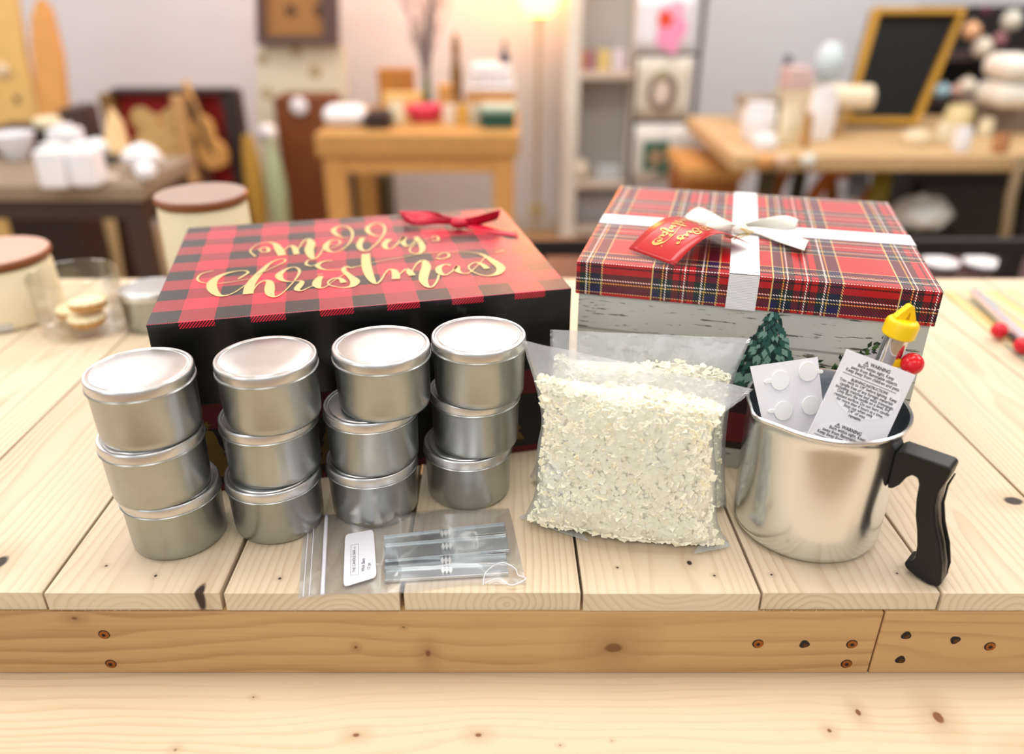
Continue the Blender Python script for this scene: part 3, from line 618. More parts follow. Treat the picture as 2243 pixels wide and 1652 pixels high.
def tri(mb, cx, cy, s):
    c = Z5(cx, cy, .0004); ex = (Z5(cx + 220, cy + 90) - Z5(cx, cy)).normalized(); ey = n.cross(ex).normalized()
    o = [(-.0021 * s, -.0014 * s), (.0021 * s, -.0014 * s), (0, .0022 * s)]; i_ = [(a * .68, b * .68) for a, b in o]
    for a in range(3):
        b = (a + 1) % 3; mb.prism([o[a], o[b], i_[b], i_[a]], 0, .0001, c, ex, ey, n)
    mb.prism([(-.0002, -.0002), (.0002, -.0002), (.0003, .0010), (-.0003, .0010)], 0, .0001, c, ex, ey, n)
    mb.prism([(-.0002, -.0007), (.0002, -.0007), (.0002, -.0004), (-.0002, -.0004)], 0, .0001, c, ex, ey, n)
mb = MB(); tri(mb, 1482, 588, 1.1)
def tx(mb, t, a, b, bold=.012): text_between(mb, t, Z5(*a), Z5(*b), n, bold * .7, .0002, 1.14)
tx(mb, 'WARNING', (1518, 610), (1733, 694), .035)
for t, a, b, bo in [('Burn within sight. Keep', (1385, 612), (1776, 765), .02), ('away from flammable objects.', (1310, 632), (1818, 830), .02), ('Keep away from children and pets.', (1255, 652), (1838, 888), .02),
                ('BURNING INSTRUCTIONS', (1313, 768), (1710, 922), .03), ('Trim wick to 1/4" before lighting.  Keep', (1183, 757), (1808, 1010), .02), ('candle free of any foreign materials', (1190, 806), (1763, 1040), .02),
                ('including matches and wick trimmings.', (1143, 830), (1773, 1092), .02), ('Only burn the candle on a level, fire', (1158, 880), (1727, 1112), .02), ('resistant surface. Do not burn candle', (1128, 914), (1722, 1156), .02),
                ('for more than 4 hours at a time.', (1152, 966), (1656, 1176), .02), ('Stop use when only', (1230, 1042), (1543, 1172), .02), ('1/4" of wax', (1280, 1108), (1462, 1184), .02), ('remains.', (1283, 1158), (1418, 1212), .02)]:
    tx(mb, t, a, b, bo)
mb.prism([(0, 0), (.0448, 0), (.0448, .0004), (0, .0004)], .0002, .0003, Z5(1224, 672), (Z5(1845, 926) - Z5(1224, 672)).normalized(), n.cross((Z5(1845, 926) - Z5(1224, 672)).normalized()), n)
mb.build('printed_text', M_ink, l1)
mb = MB(); tri(mb, 1170, 1258, 1.1)
tx(mb, 'WARNING', (1205, 1285), (1420, 1372), .035)
tx(mb, 'Burn within sight. Keep', (1073, 1282), (1464, 1435), .02); tx(mb, 'away from flammable objects.', (998, 1302), (1506, 1500), .02); tx(mb, 'Keep away from children and pets.', (943, 1322), (1526, 1558), .02)
mb.prism([(0, 0), (.0448, 0), (.0448, .0004), (0, .0004)], .0002, .0003, Z5(912, 1342), (Z5(1845, 926) - Z5(1224, 672)).normalized(), n.cross((Z5(1845, 926) - Z5(1224, 672)).normalized()), n)
mb.build('printed_text', M_ink, l2)
# thermometer
M_chrome = plain((214, 214, 218), .1, 1, .02, 20)
M_yel = plain((246, 205, 10), .32, 0, .03, 30)
top, low = aty(1976, 712, .560), aty(1932, 815, .560)
ax = (top - low).normalized(); foot = low - ax * .085
th = thing('candle_thermometer', 'chrome thermometer with yellow hanging cap and red clip knob in the jug', 'thermometer', tuple(foot))
fq = ax.to_track_quat('Z', 'X').to_matrix().to_4x4(); L = (top - low).length
MB().lathe([(.0025, .0), (.0060, .008), (.0075, .04), (.0076, .0815), (.0098, .083), (.0102, .087), (.0098, .090), (.0092, .091)], foot, 28, fq).build('collar', plain((232, 234, 236), .3), th, smooth='auto')
MB().lathe([(.0088, .0905), (.0089, .1015), (.0090, .1020), (.0091, .1175), (.0091, .085 + L - .004)], foot, 32, fq).build('tube', M_chrome, th, smooth='auto')
c = foot + ax * .0945
sx = (fq @ Vector((1, 0, 0))).to_3d(); sx = Vector((1, 0, 0)) - ax * ax.x; sx.normalize(); sy = ax.cross(sx).normalized(); sy = -sy if sy.y > 0 else sy
MB().prism([(.0008, 0), (.0078, 0), (.0072, .0065), (.0012, .0058)], .0055, .0090, c, sx, ax, sy).build('scale_strip', M_yel, th)
hexo = lambda r: [(r * math.cos(a), r * math.sin(a)) for a in [PI / 6 + PI * i / 3 for i in range(6)]]
cap0 = foot + ax * (.085 + L - .010)
mb = MB().lathe([(.0100, 0), (.0124, .0010), (.0126, .0115), (.0112, .0145), (.006, .0155), (0, .0155)], cap0, 12, fq, cap=True)
mb.build('cap', M_yel, th, bevel=.0009)
mb = MB()
o = [(-.0092, .0135), (-.0085, .0165), (-.0016, .0265), (.0003, .0272), (.0022, .0262), (.0072, .0165), (.0078, .0135)]
i_ = [(-.0012, .0150), (-.0006, .0175), (.0002, .0212), (.0004, .0216), (.0010, .0212), (.0018, .0175), (.0018, .0150)]
for a in range(6): mb.prism([o[a], o[a + 1], i_[a + 1], i_[a]], -.0032, .0032, cap0, sx, ax, sy)
mb.build('hanging_loop', M_yel, th, bevel=.0006)
mb = MB(); kn = aty(1998, 797, .549)
mb.tube([foot + ax * .093 + sx * .0095 + sy * .001, foot + ax * .098 + sx * .0115 + sy * .003, kn + Vector((-.006, 0, 0)), kn], .0011, 8)
mb.tube([foot + ax * (.088 + .0001 * i) + (sx * math.cos(i * .5) + sy * math.sin(i * .5)) * .0106 for i in range(26)], .0007, 6)
mb.build('spring_clip', M_chrome, th, smooth=True)
MB().ball(kn, .0086, seg=28, rings=18).build('clip_knob', plain((214, 14, 30), .22, 0, .03, 30), th, smooth=True, label='glossy red ball knob')

# ================================================================ clear film
def film(name, tint, haze, scale=60, rough=.12, bstr=.35, fk=.55):
    m = N(name); t = m.t; t.nodes.remove(m.p)
    tr = m.n('BsdfTransparent'); tr.inputs[0].default_value = (.985, .99, .99, 1)
    gl = m.n('BsdfGlossy'); gl.inputs['Roughness'].default_value = rough
    df = m.n('BsdfDiffuse'); df.inputs[0].default_value = lin(tint)
    tl_ = m.n('BsdfTranslucent'); tl_.inputs[0].default_value = lin(tint)
    P = m.obj(); nz = m.noise(m.vm('MULTIPLY', P, (1, 1, .6)), scale, 4, .55)
    bp = m.n('Bump'); bp.inputs['Strength'].default_value = bstr; bp.inputs['Distance'].default_value = .003; m.l(nz, bp.inputs['Height']); m.l(bp.outputs[0], gl.inputs['Normal'])
    fr = m.n('Fresnel'); fr.inputs[0].default_value = 1.5; m.l(bp.outputs[0], fr.inputs['Normal'])
    d2 = m.n('MixShader'); d2.inputs[0].default_value = .22; m.l(df.outputs[0], d2.inputs[1]); m.l(tl_.outputs[0], d2.inputs[2])
    hz = m.math('MULTIPLY', haze, m.math('ADD', .55, m.noise(P, 35, 4, .6)))
    s1 = m.n('MixShader'); m.l(hz, s1.inputs[0]); m.l(tr.outputs[0], s1.inputs[1]); m.l(d2.outputs[0], s1.inputs[2])
    s2 = m.n('MixShader'); m.l(m.math('MINIMUM', m.math('MULTIPLY', fr.outputs[0], fk), .35), s2.inputs[0]); m.l(s1.outputs[0], s2.inputs[1]); m.l(gl.outputs[0], s2.inputs[2])
    m.l(s2.outputs[0], m.out.inputs[0]); return m.m
M_film = film('poly_film', (236, 241, 245), .28, 40)
M_film2 = film('zip_film', (226, 224, 230), .13, 20, bstr=.15)

# ================================================================ bags of wax flakes
m = N('soy_wax'); P = m.obj(); n1 = m.noise(P, 70, 3); n2 = m.noise(P, 420, 4, .7); nb = m.noise(P, 22, 2)
f = m.ramp(nb, [(0, (0, 0, 0, 1)), (.5, (.1, .1, .1, 1)), (.75, (1, 1, 1, 1))])
m.l(m.mix(f, m.mix(n1, lin((244, 241, 220)), lin((248, 246, 230))), lin((240, 228, 188))), m.p.inputs['Base Color']); m.set(Roughness=.55)
m.p.inputs['Subsurface Weight'].default_value = .0; m.p.inputs['Subsurface Radius'].default_value = (.006, .005, .003); m.p.inputs['Subsurface Scale'].default_value = .6
m.bump(n2, .5, .0008); M_wax = m.m
M_wax2 = plain((250, 247, 226), .5, 0, .02, 90)
M_wax3 = plain((245, 237, 202), .5, 0, .03, 90)
from mathutils import noise as mnoise
def wax_bag(label_bag, label_wax, left, right, thick, fill, nchip, seed, grp):
    """left/right: seam points from bottom to top (world); the front and back sheets swell between them"""
    rs = random.Random(seed)
    Lf = [tuple(p) for p in left]; Rf = [tuple(p) for p in right]
    def seam(pts, t):
        n_ = len(pts) - 1; f_ = min(max(t, 0), .99999) * n_; i = int(f_); f_ -= i
        p0, p1, p2, p3 = [Vector(pts[min(max(i + d, 0), n_)]) for d in (-1, 0, 1, 2)]
        return .5 * (2 * p1 + (p2 - p0) * f_ + (2 * p0 - 5 * p1 + 4 * p2 - p3) * f_ ** 2 + (3 * p1 - p0 - 3 * p2 + p3) * f_ ** 3)
    wd = (Vector(Rf[0]) - Vector(Lf[0])); wd.z = 0; wd.normalize(); nf = Vector((wd.y, -wd.x, 0))   # towards the viewer
    def prof(t):      # thickness along the height
        if t < .08: return .25 + .75 * (t / .08) ** .5 * 1.0
        if t < fill: return 1.0 - .25 * ((t - .08) / (fill - .08)) ** 2
        return .75 * max(0, 1 - (t - fill) / (1 - fill)) ** 1.3
    def pt(s, t, side, sc=1.0, wr=0.0):
        a, b = seam(Lf, t), seam(Rf, t); p = a.lerp(b, s)
        e = max(0, math.sin(PI * s)); g = e ** .42
        p = p + nf * (side * thick * g * prof(t) * sc)
        if t < .12: p.z -= 0
        w = mnoise.noise(Vector((s * 5 + seed, t * 6, side * 3))) * .0035 * g + wr * mnoise.noise(Vector((s * 16, t * 18, seed + side)))
        p += nf * side * w
        if p.z < T + .0012: p.z = T + .0012 + .0006 * (1 + side)
        return p
    base = sum((Vector(p) for p in (Lf[0], Rf[0])), Vector()) / 2; base.z = T
    bag = thing('plastic_bag', label_bag, 'bag', tuple(base), group=grp)
    mb = MB()
    def closed(sc, t0, t1, nu, nv, wr, topf=None):
        vs = []; 
        for j in range(nv + 1):
            t = t0 + (t1 - t0) * j / nv
            for i in range(nu): vs.append(pt(i / nu, t if not topf else topf(t, i / nu, 1), 1, sc, wr))
            for i in range(nu): vs.append(pt(1 - i / nu, t if not topf else topf(t, 1 - i / nu, -1), -1, sc, wr))
        m_ = 2 * nu; fs = [(j * m_ + i, j * m_ + (i + 1) % m_, (j + 1) * m_ + (i + 1) % m_, (j + 1) * m_ + i) for j in range(nv) for i in range(m_)]
        return vs, fs, m_
    vs, fs, m_ = closed(1.0, 0, 1, 40, 48, .0012)
    mb.add(vs, fs); mb.build('film', M_film, bag, smooth=True, keepn=False)
    # sealed lower corners stick out flat
    # wax: swollen mass that follows the bag, ragged top
    def tf(t, s, side): 
        k = fill + .03 * math.sin(s * 7 + seed) - .02 * s
        return .02 + t * (k - .02)
    vs, fs, m_ = closed(.90, 0, 1, 60, 50, .0022, tf)
    # shrink a little from the side seams
    out = []
    for j in range(51):
        row = vs[j * m_:(j + 1) * m_]; cen = sum(row, Vector()) / m_
        for p in row: q = cen + (p - cen) * (.965 - .02 * (j / 50)); q += (q - cen).normalized() * .0012 * mnoise.noise(q * 260) if j < 50 else Vector(); out.append(q)
    fs2 = list(fs)
    # cap
    top = out[50 * m_:51 * m_]; cen = sum(top, Vector()) / m_ + Vector((0, 0, .004)); ci = len(out); out.append(cen)
    fs2 += [(50 * m_ + i, 50 * m_ + (i + 1) % m_, ci) for i in range(m_)]
    bot = out[:m_]; cb = sum(bot, Vector()) / m_; out.append(cb); fs2 += [((i + 1) % m_, i, ci + 1) for i in range(m_)]
    mb = MB(); mb.cur = 0; mb.add(out, fs2)
    for k in range(nchip):
        s = rs.random(); j = rs.random(); side = 1 if rs.random() < .8 else -1
        top_ = rs.random() < .16
        t = tf(1.0 if top_ else j, s, side) + (rs.uniform(-.01, .03) if top_ else 0)
        p = pt(.03 + .94 * s, t, side, .93 if not top_ else rs.uniform(-.6, .86), 0)
        d = nf * side; r = rs.choice((.0012, .0018, .0022, .003, .004)) * rs.uniform(.7, 1.3)
        nn = (d + Vector((rs.gauss(0, .3), rs.gauss(0, .2), rs.gauss(0, .3)))).normalized()
        if top_: nn = Vector((rs.gauss(0, .6), rs.gauss(0, .6), 1)).normalized()
        ex = nn.orthogonal().normalized(); ex = Matrix.Rotation(rs.uniform(0, 6.3), 3, nn) @ ex; ey = nn.cross(ex)
        m2 = rs.choice((4, 5, 5, 6)); out = [(r * rs.uniform(.6, 1.2) * math.cos(2 * PI * i / m2), r * rs.uniform(.45, 1) * math.sin(2 * PI * i / m2)) for i in range(m2)]
        if p.z < T + .005: continue
        mb.cur = rs.choice((1, 1, 1, 1, 1, 2)); mb.prism(out, -.0009, .0002, p, ex, ey, nn)
    mb.build('wax_flakes', [M_wax, M_wax2, M_wax3], smooth='auto', label=label_wax, cat='wax flakes', kind='stuff')
    return bag, nf, pt
yl, yr = .567, .528
L1 = [aty(1148, 1132, .560), aty(1172, 1075, .556), aty(1176, 985, .556), aty(1186, 920, .556), aty(1174, 850, .557), aty(1158, 795, .558), aty(1143, 745, .560)]
R1 = [aty(1596, 1196, .530), aty(1572, 1140, .528), aty(1570, 1040, .529), aty(1564, 955, .530), aty(1588, 905, .534), aty(1620, 880, .540), aty(1650, 853, .546)]
L1[0].z = max(L1[0].z, T + .0012); R1[0].z = max(R1[0].z, T + .0012)
bag1, nf1, pt1 = wax_bag('clear plastic bag of white wax flakes standing in front of the other bag', 'pale soy wax flakes filling the front clear bag', L1, R1, .021, .72, 7000, 3, 'clear bags of wax flakes')
L2 = [aty(1160, 1046, .622), aty(1180, 1000, .620), aty(1195, 930, .622), aty(1200, 850, .625), aty(1204, 790, .632), aty(1205, 722, .642)]
R2 = [aty(1592, 1112, .578), aty(1588, 1040, .580), aty(1590, 960, .582), aty(1600, 880, .586), aty(1612, 820, .590), aty(1645, 742, .598)]
for q in (L2, R2): q[0].z = max(q[0].z, T + .0012)
bag2, nf2, pt2 = wax_bag('clear plastic bag of wax flakes behind the front bag, against the tartan box', 'pale soy wax flakes filling the rear clear bag', L2, R2, .014, .80, 1800, 9, 'clear bags of wax flakes')
for b_, nf_, corners in ((bag1, nf1, [((1137, 1133), (1210, 1100), (1290, 1186)), ((1600, 1197), (1560, 1150), (1520, 1212))]),):
    for tri3 in corners:
        P3 = [atz(*c, .003) for c in tri3]
        mb = MB(); mb.prism([(0, 0), (1, 0), (0, 1)], -.0006, .0006, P3[0], P3[1] - P3[0], P3[2] - P3[0], (0, 0, 1)); mb.build('corner_seal', M_film, b_)

# ================================================================ zip bag with wick bars
w0, w1, w2, w3 = [atz(*p, .0015) for p in ((668, 1132), (1115, 1112), (1152, 1275), (653, 1312))]
def wz(s, t): return (w3.lerp(w2, s)).lerp(w0.lerp(w1, s), t)
zb = thing('zip_bag', 'clear zip bag of metal wick bars lying flat at the plank ends', 'bag', tuple((w0 + w1 + w2 + w3) / 4 - Vector((0, 0, .0015))))
def zbp(s, t, up_):
    p = wz(s, t); e = min(1, 6 * min(t, 1 - t)) * min(1, 5 * min(s * 1.3, 1 - s))
    h = up_ * (.0006 + e * (.0075 * max(0, min(1, (s - .37) / .08))) + .0012 * e * (mnoise.noise(Vector((s * 7, t * 5, 1))) + .6))
    wave = .0006 * math.sin(s * 19 + t * 3)
    p = p + Vector((0, .0018 * math.sin(s * 11) * (1 if t > .9 or t < .1 else 0), 0))
    p.z = T + .0008 + h + (wave + .0006 if up_ else 0); return p
mb = MB(); mb.grid(lambda a, b: zbp(a, b, 1), 60, 30); mb.grid(lambda a, b: zbp(a, b, 0), 30, 12); mb.build('film', M_film2, zb, smooth=True)
mb = MB()
for s0, wdt in ((.022, .0004), (.048, .0004)):
    mb.tube([wz(s0, .01 + .98 * i / 10) + Vector((0, 0, .0012)) for i in range(11)], .00035, 6)
mb.tube([wz(.105, .01 + .98 * i / 14) + Vector((0, 0, .0018 + .0002 * math.sin(i))) for i in range(15)], .0016, 8)
mb.build('zip_seal', plain((226, 228, 240), .3, 0, .02, 30), zb, smooth=True)
# crinkled corner of the film
mb = MB(); cr_ = [atz(*p, .004) for p in ((1058, 1282), (1065, 1255), (1098, 1237), (1128, 1245), (1135, 1262), (1152, 1272), (1120, 1282), (1090, 1270), (1062, 1282))]
mb.tube([Vector(p) for p in crom([tuple(p + Vector((0, 0, .001 * (i % 3)))) for i, p in enumerate(cr_)], 5)], .0004, 6); mb.build('film_fold', plain((232, 232, 240), .2), zb, smooth=True)
q = [atz(*p, .0045) for p in ((756, 1171), (818, 1160), (825, 1264), (752, 1286))]
n = Vector((0, 0, 1))
def rounded(q, r=.12, k=4):
    out = []
    for i in range(4):
        a, b, c = q[i - 1], q[i], q[(i + 1) % 4]
        for j in range(k + 1):
            t = j / k; p = b + (a - b) * r * (1 - t) ** 2 + (c - b) * r * t ** 2; out.append(p)
    return out
ro = rounded(q); mb = MB(); nn_ = len(ro); mb.add([p - n * .0003 for p in ro] + ro, [tuple(range(nn_))[::-1], tuple(range(nn_, 2 * nn_))] + [(i, (i + 1) % nn_, nn_ + (i + 1) % nn_, nn_ + i) for i in range(nn_)])
lb = mb.build('label', plain((232, 234, 244), .35, 0, .01, 30), zb)
G = lambda x, y: atz(630 + x / 4.078, 1090 + y / 4.078, .0046)
mb = MB()
text_between(mb, 'THE CANDLE BAR', G(606, 668), G(606, 466), n, .0, .0001); text_between(mb, 'CO', G(606, 458), G(606, 440), n, .0, .0001)
text_between(mb, 'Wick Bars', G(688, 660), G(690, 545), n, .01, .0001); text_between(mb, '12 pc', G(739, 640), G(740, 583), n, .01, .0001)
fr = [G(562, 695), G(566, 425), G(634, 415), G(634, 690)]
for i in range(4): mb.tube([fr[i], fr[(i + 1) % 4]], .00012, 4)
mb.build('printed_text', plain((96, 98, 110), .6), lb)
# the bars: folded zinc strips with three pinched wick notches in the middle
M_zinc = plain((204, 212, 216), .34, 1, .12, 60)
for (a, b, z, wd, lab) in [((841, 1188), (1108, 1158), .0022, .014, 'rearmost zinc wick bar in the zip bag'), ((843, 1213), (1112, 1190), .0042, .021, 'widest zinc wick bar on top in the zip bag'), ((843, 1240), (1110, 1226), .0016, .012, 'darker zinc wick bar tucked under the widest one'), ((844, 1262), (1112, 1246), .0022, .014, 'foremost zinc wick bar in the zip bag')]:
    A_, B2 = atz(*a, z), atz(*b, z); ex = (B2 - A_); Lg = ex.length; ex.normalize(); ey = Vector((-ex.y, ex.x, 0)); ez_ = Vector((0, 0, 1))
    ctr = (A_ + B2) / 2; wb = thing('wick_bar', lab, 'wick bar', (ctr.x, ctr.y, ctr.z - .001), group='metal wick bars in the zip bag')
    pr = [(-wd / 2, 0), (-wd / 2, .0026), (-wd / 2 + .0007, .0026), (-wd / 2 + .0007, .0007), (wd / 2 - .0007, .0007), (wd / 2 - .0007, .0026), (wd / 2, .0026), (wd / 2, 0)]
    MB().prism(pr, 0, Lg, A_ - Vector((0, 0, .0007)), ey, ez_, ex).build('channel', M_zinc, wb, bevel=.0002)
    mb = MB()
    for k in (-1, 0, 1):
        c = A_ + ex * (Lg * .5 + k * .0030) + Vector((0, 0, .0004)); mb.prism([(0, -.0042), (.0016, 0), (0, .0048), (-.0016, 0)], 0, .0022, c, (ex + ey * .18 * k).normalized(), ey, ez_)
    mb.build('wick_notch', plain((236, 240, 242), .3), wb)
# ================================================================ things at the far end of the workbench
def sur(u, v, h): return atz(u, v, h - T)             # point at absolute height h
def fit(u0, vt, u1, vb, h):                            # something standing on height h: x0, x1, y, z1
    um = (u0 + u1) / 2; p = sur(um, vb, h); vm = (vt + vb) / 2
    return aty(u0, vm, p.y).x, aty(u1, vm, p.y).x, p.y, aty(um, vt, p.y).z
M_cream = plain((228, 218, 186), .45, 0, .05, 25); M_lidw = plain((176, 140, 122), .35, 0, .08, 40); M_rim = plain((120, 62, 22), .45, 0, .1, 60)
def candle_jar(lab, cx, cy, r, h, lidm, sticker=None):
    t = thing('candle_jar', lab, 'candle jar', (cx, cy, T))
    MB().lathe([(0, 0), (r * .90, 0), (r * .97, .004), (r, .012), (r * .98, h - .018), (r * .96, h - .012), (0, h - .012)], seg=56, cap=False).build('vessel', M_cream, t, local=True, smooth='auto')
    MB().lathe([(0, h - .016), (r * .88, h - .016), (r * .88, h - .006), (0, h - .006)], seg=48, cap=False).build('lid_seal', plain((196, 130, 40), .5), t, local=True, smooth='auto')
    l = MB().lathe([(0, h - .008), (r * .98, h - .008), (r * 1.02, h - .005), (r * 1.02, h), (r * .99, h + .002), (0, h + .002)], seg=56, cap=False).build('lid', M_rim, t, local=True, smooth='auto')
    MB().lathe([(r * .985, h + .0021), (r * .98, h + .0026), (0, h + .0026)], seg=56, cap=False).build('lid_face', lidm, l, local=True, smooth='auto')
    if sticker:
        a0, a1, z0, z1 = sticker
        MB().grid(lambda a, b: Vector((math.cos(a0 + (a1 - a0) * a), math.sin(a0 + (a1 - a0) * a), 0)) * (r * 1.002) + Vector((0, 0, z0 + (z1 - z0) * b)), 12, 2).build('label', plain((196, 196, 194), .3, .4), t, local=True, solid=.0006)
    return t
candle_jar('wide cream candle jar with pinkish wooden lid at the left edge', -.705, 1.03, .070, .092, plain((196, 158, 140), .4, 0, .05, 30), (-1.75, -1.0, .004, .014))
candle_jar('tall cream candle jar with wooden lid behind the black gift box', -.441, 1.114, .0625, .150, plain((158, 136, 128), .4, 0, .05, 30))
gx, gy, gr = -.578, .985, .0555
M_glass = N('clear_glass'); M_glass.t.nodes.remove(M_glass.p)
_tr = M_glass.n('BsdfTransparent'); _tr.inputs[0].default_value = (.985, .99, .985, 1); _g = M_glass.n('BsdfGlossy'); _g.inputs['Roughness'].default_value = .04
_f = M_glass.n('Fresnel'); _f.inputs[0].default_value = 1.5; _ms = M_glass.n('MixShader'); M_glass.l(M_glass.math('MINIMUM', M_glass.math('ADD', M_glass.math('MULTIPLY', _f.outputs[0], .5), .03), .4), _ms.inputs[0]); M_glass.l(_tr.outputs[0], _ms.inputs[1]); M_glass.l(_g.outputs[0], _ms.inputs[2]); M_glass.l(_ms.outputs[0], M_glass.out.inputs[0]); M_glass = M_glass.m
t = thing('glass_jar', 'clear glass tumbler holding flower shaped wax melts on the planks', 'jar', (gx, gy, T))
h = .079
MB().lathe([(0, .0004), (gr * .86, .0004), (gr * .95, .004), (gr, .014), (gr, h), (gr - .0012, h + .0014), (gr - .003, h), (gr - .003, .016), (gr * .86, .010), (0, .010)], seg=64, cap=False).build('glass', M_glass, t, local=True, smooth='auto')
M_melt = plain((246, 232, 190), .5, 0, .05, 80); M_crust = plain((206, 148, 66), .55, 0, .15, 90)
for (dx, dy, z, rx, lab) in [(.012, -.012, .0105, .03, 'lower flower shaped wax melt in the glass tumbler'), (.016, -.010, .0305, -.12, 'upper flower shaped wax melt in the glass tumbler'), (-.020, .018, .0105, 0, 'pale wax melt at the back of the glass tumbler')]:
    w_ = thing('wax_melt', lab, 'wax melt', (gx + dx, gy + dy, T + z), group='flower shaped wax melts in the tumbler', rot=(rx, 0, .4))
    fl = lambda a, z_: 1 + .05 * math.cos(12 * a)
    MB().lathe([(0, 0), (.017, 0), (.0215, .004), (.0235, .010), (.024, .0115), (0, .0115)], seg=72, cap=False, wob=fl).build('crust', M_crust, w_, local=True, smooth='auto')
    MB().lathe([(.0238, .0112), (.0225, .0145), (.017, .0165), (0, .0175)], seg=72, cap=False, wob=fl).build('cream_top', M_melt, w_, local=True, smooth=True)
tt = thing('candle_tin', 'single candle tin with pale lid behind the black gift box', 'tin', (-.488, 1.0, T))
for ch in (b, l) if False else ():
    pass
for src in [c for c in proto.children]:
    c = src.copy(); C.objects.link(c); c.parent = tt
# right side: striped mat with a thermometer on it, tumbler at the edge
t = thing('bamboo_mat', 'striped slatted mat lying on the right of the workbench', 'mat', (.78, 1.0, T))
m = N('bamboo_stripes'); x, y, z = m.xyz(m.obj())
m.l(m.ramp(m.math('FRACT', m.math('MULTIPLY', x, 30)), [(0, lin((214, 186, 128))), (.55, lin((150, 160, 150))), (.75, lin((226, 206, 160)))], 'CONSTANT'), m.p.inputs['Base Color'])
MB().prism([tuple((sur(u, v, T)).xy) for u, v in ((2065, 642), (2215, 640), (2330, 720), (2420, 830), (2243, 792))][::-1], .0002, .003, (0, 0, T), (1, 0, 0), (0, 1, 0), (0, 0, 1)).build('slats', m.m, t)
t = thing('candle_thermometer', 'thermometer with two red knobs lying on the striped mat', 'thermometer', tuple(sur(2190, 700, T + .004)))
a_, b2 = sur(2132, 640, T + .012), sur(2290, 790, T + .014)
MB().cyl(a_, b2, .0062, seg=20).build('tube', plain((206, 208, 214), .2, .6), t, smooth='auto')
MB().cyl(sur(2150, 655, T + .012), sur(2270, 770, T + .014) , .0066, seg=20).build('scale_strip', plain((176, 178, 190), .3), t, smooth='auto')
for (u, v) in ((2189, 724), (2240, 757)):
    k = sur(u, v, T + .0135); MB().ball(k, .0105).build('knob', plain((206, 14, 40), .25), t, smooth=True)
mb = MB(); mb.tube([sur(2195, 728, T + .013), sur(2215, 735, T + .010), sur(2238, 755, T + .013)], .003, 8); mb.build('clip', plain((40, 30, 28), .4), t, smooth=True)
t = thing('glass_jar', 'clear glass tumbler cut by the right edge of the frame', 'jar', (.815, 1.075, T))
MB().lathe([(0, .0004), (.04, .0004), (.046, .006), (.046, .075), (.0445, .0755), (.043, .074), (.043, .010), (0, .010)], seg=48, cap=False).build('glass', M_glass, t, local=True, smooth='auto')

# ================================================================ room shell
def st(name, mb, mat, **k): return mb.build(name, mat, None, kind='structure', **k)
WY = 4.7
m = N('painted_wall'); m.l(m.mix(m.noise(m.obj(), 3, 2), lin((212, 212, 217)), lin((216, 216, 220))), m.p.inputs['Base Color']); m.bump(m.noise(m.obj(), 180, 3), .1, .001); m.set(Roughness=.85); M_wall = m.m
m = N('floor_vinyl'); m.l(m.mix(m.noise(m.obj(), 5, 5, .6), lin((160, 128, 92)), lin((188, 160, 120))), m.p.inputs['Base Color']); m.set(Roughness=.5); M_floor = m.m
st('wall_back', MB().box(-5.2, 5.2, WY, WY + .1, 0, 3.1), M_wall)
st('wall_left', MB().box(-5.2, -5.1, -3.5, WY, 0, 3.1), M_wall)
st('wall_right', MB().box(5.1, 5.2, -3.5, WY, 0, 3.1), M_wall)
st('floor', MB().box(-5.2, 5.2, -3.5, WY + .1, -.1, 0), M_floor)
st('ceiling', MB().box(-5.2, 5.2, -3.5, WY + .1, 3.1, 3.2), plain((236, 236, 234), .9, 0, .02, 4))
st('baseboard_back', MB().box(-5.1, 5.1, WY - .015, WY, 0, .09), plain((206, 204, 200), .5))

# ---- reusable background builders
def W3(c, rough=.55): return plain(c, rough, 0, .14, 18)
M_oak = W3((186, 140, 78)); M_honey = W3((200, 150, 84)); M_brown = W3((112, 62, 28)); M_dk = W3((56, 38, 30)); M_black = plain((14, 13, 15), .5); M_wht = plain((232, 232, 236), .5, 0, .03, 10); M_ivory = plain((226, 216, 186), .55, 0, .06, 14); M_gry = W3((136, 120, 102))
M_live = W3((190, 160, 116)); M_iron = plain((26, 24, 24), .5, .3)
def table(lab, x0, x1, y0, y1, h, th, mt, ml, leg=.07, apron=.09, name='wooden_table', group=None, legpos=None, splay=0):
    t = thing(name, lab, 'table', ((x0 + x1) / 2, (y0 + y1) / 2, 0), group=group)
    MB().box(x0, x1, y0, y1, h - th, h).build('tabletop', mt, t, bevel=.006)
    if apron:
        i = leg * .3
        MB().box(x0 + i, x1 - i, y0 + i, y0 + i + .02, h - th - apron, h - th).build('apron', ml, t)
        MB().box(x0 + i, x1 - i, y1 - i - .02, y1 - i, h - th - apron, h - th).build('apron', ml, t)
        for xx in (x0 + i, x1 - i - .02): MB().box(xx, xx + .02, y0 + i + .02, y1 - i - .02, h - th - apron, h - th).build('apron', ml, t)
    for lx, ly in (legpos or [(x0 + .02, y0 + .02), (x1 - .02 - leg, y0 + .02), (x0 + .02, y1 - .02 - leg), (x1 - .02 - leg, y1 - .02 - leg)]):
        MB().box(lx, lx + leg, ly, ly + leg, 0, h - th - (.001 if apron else 0)).build('leg', ml, t, bevel=.004)
    return t
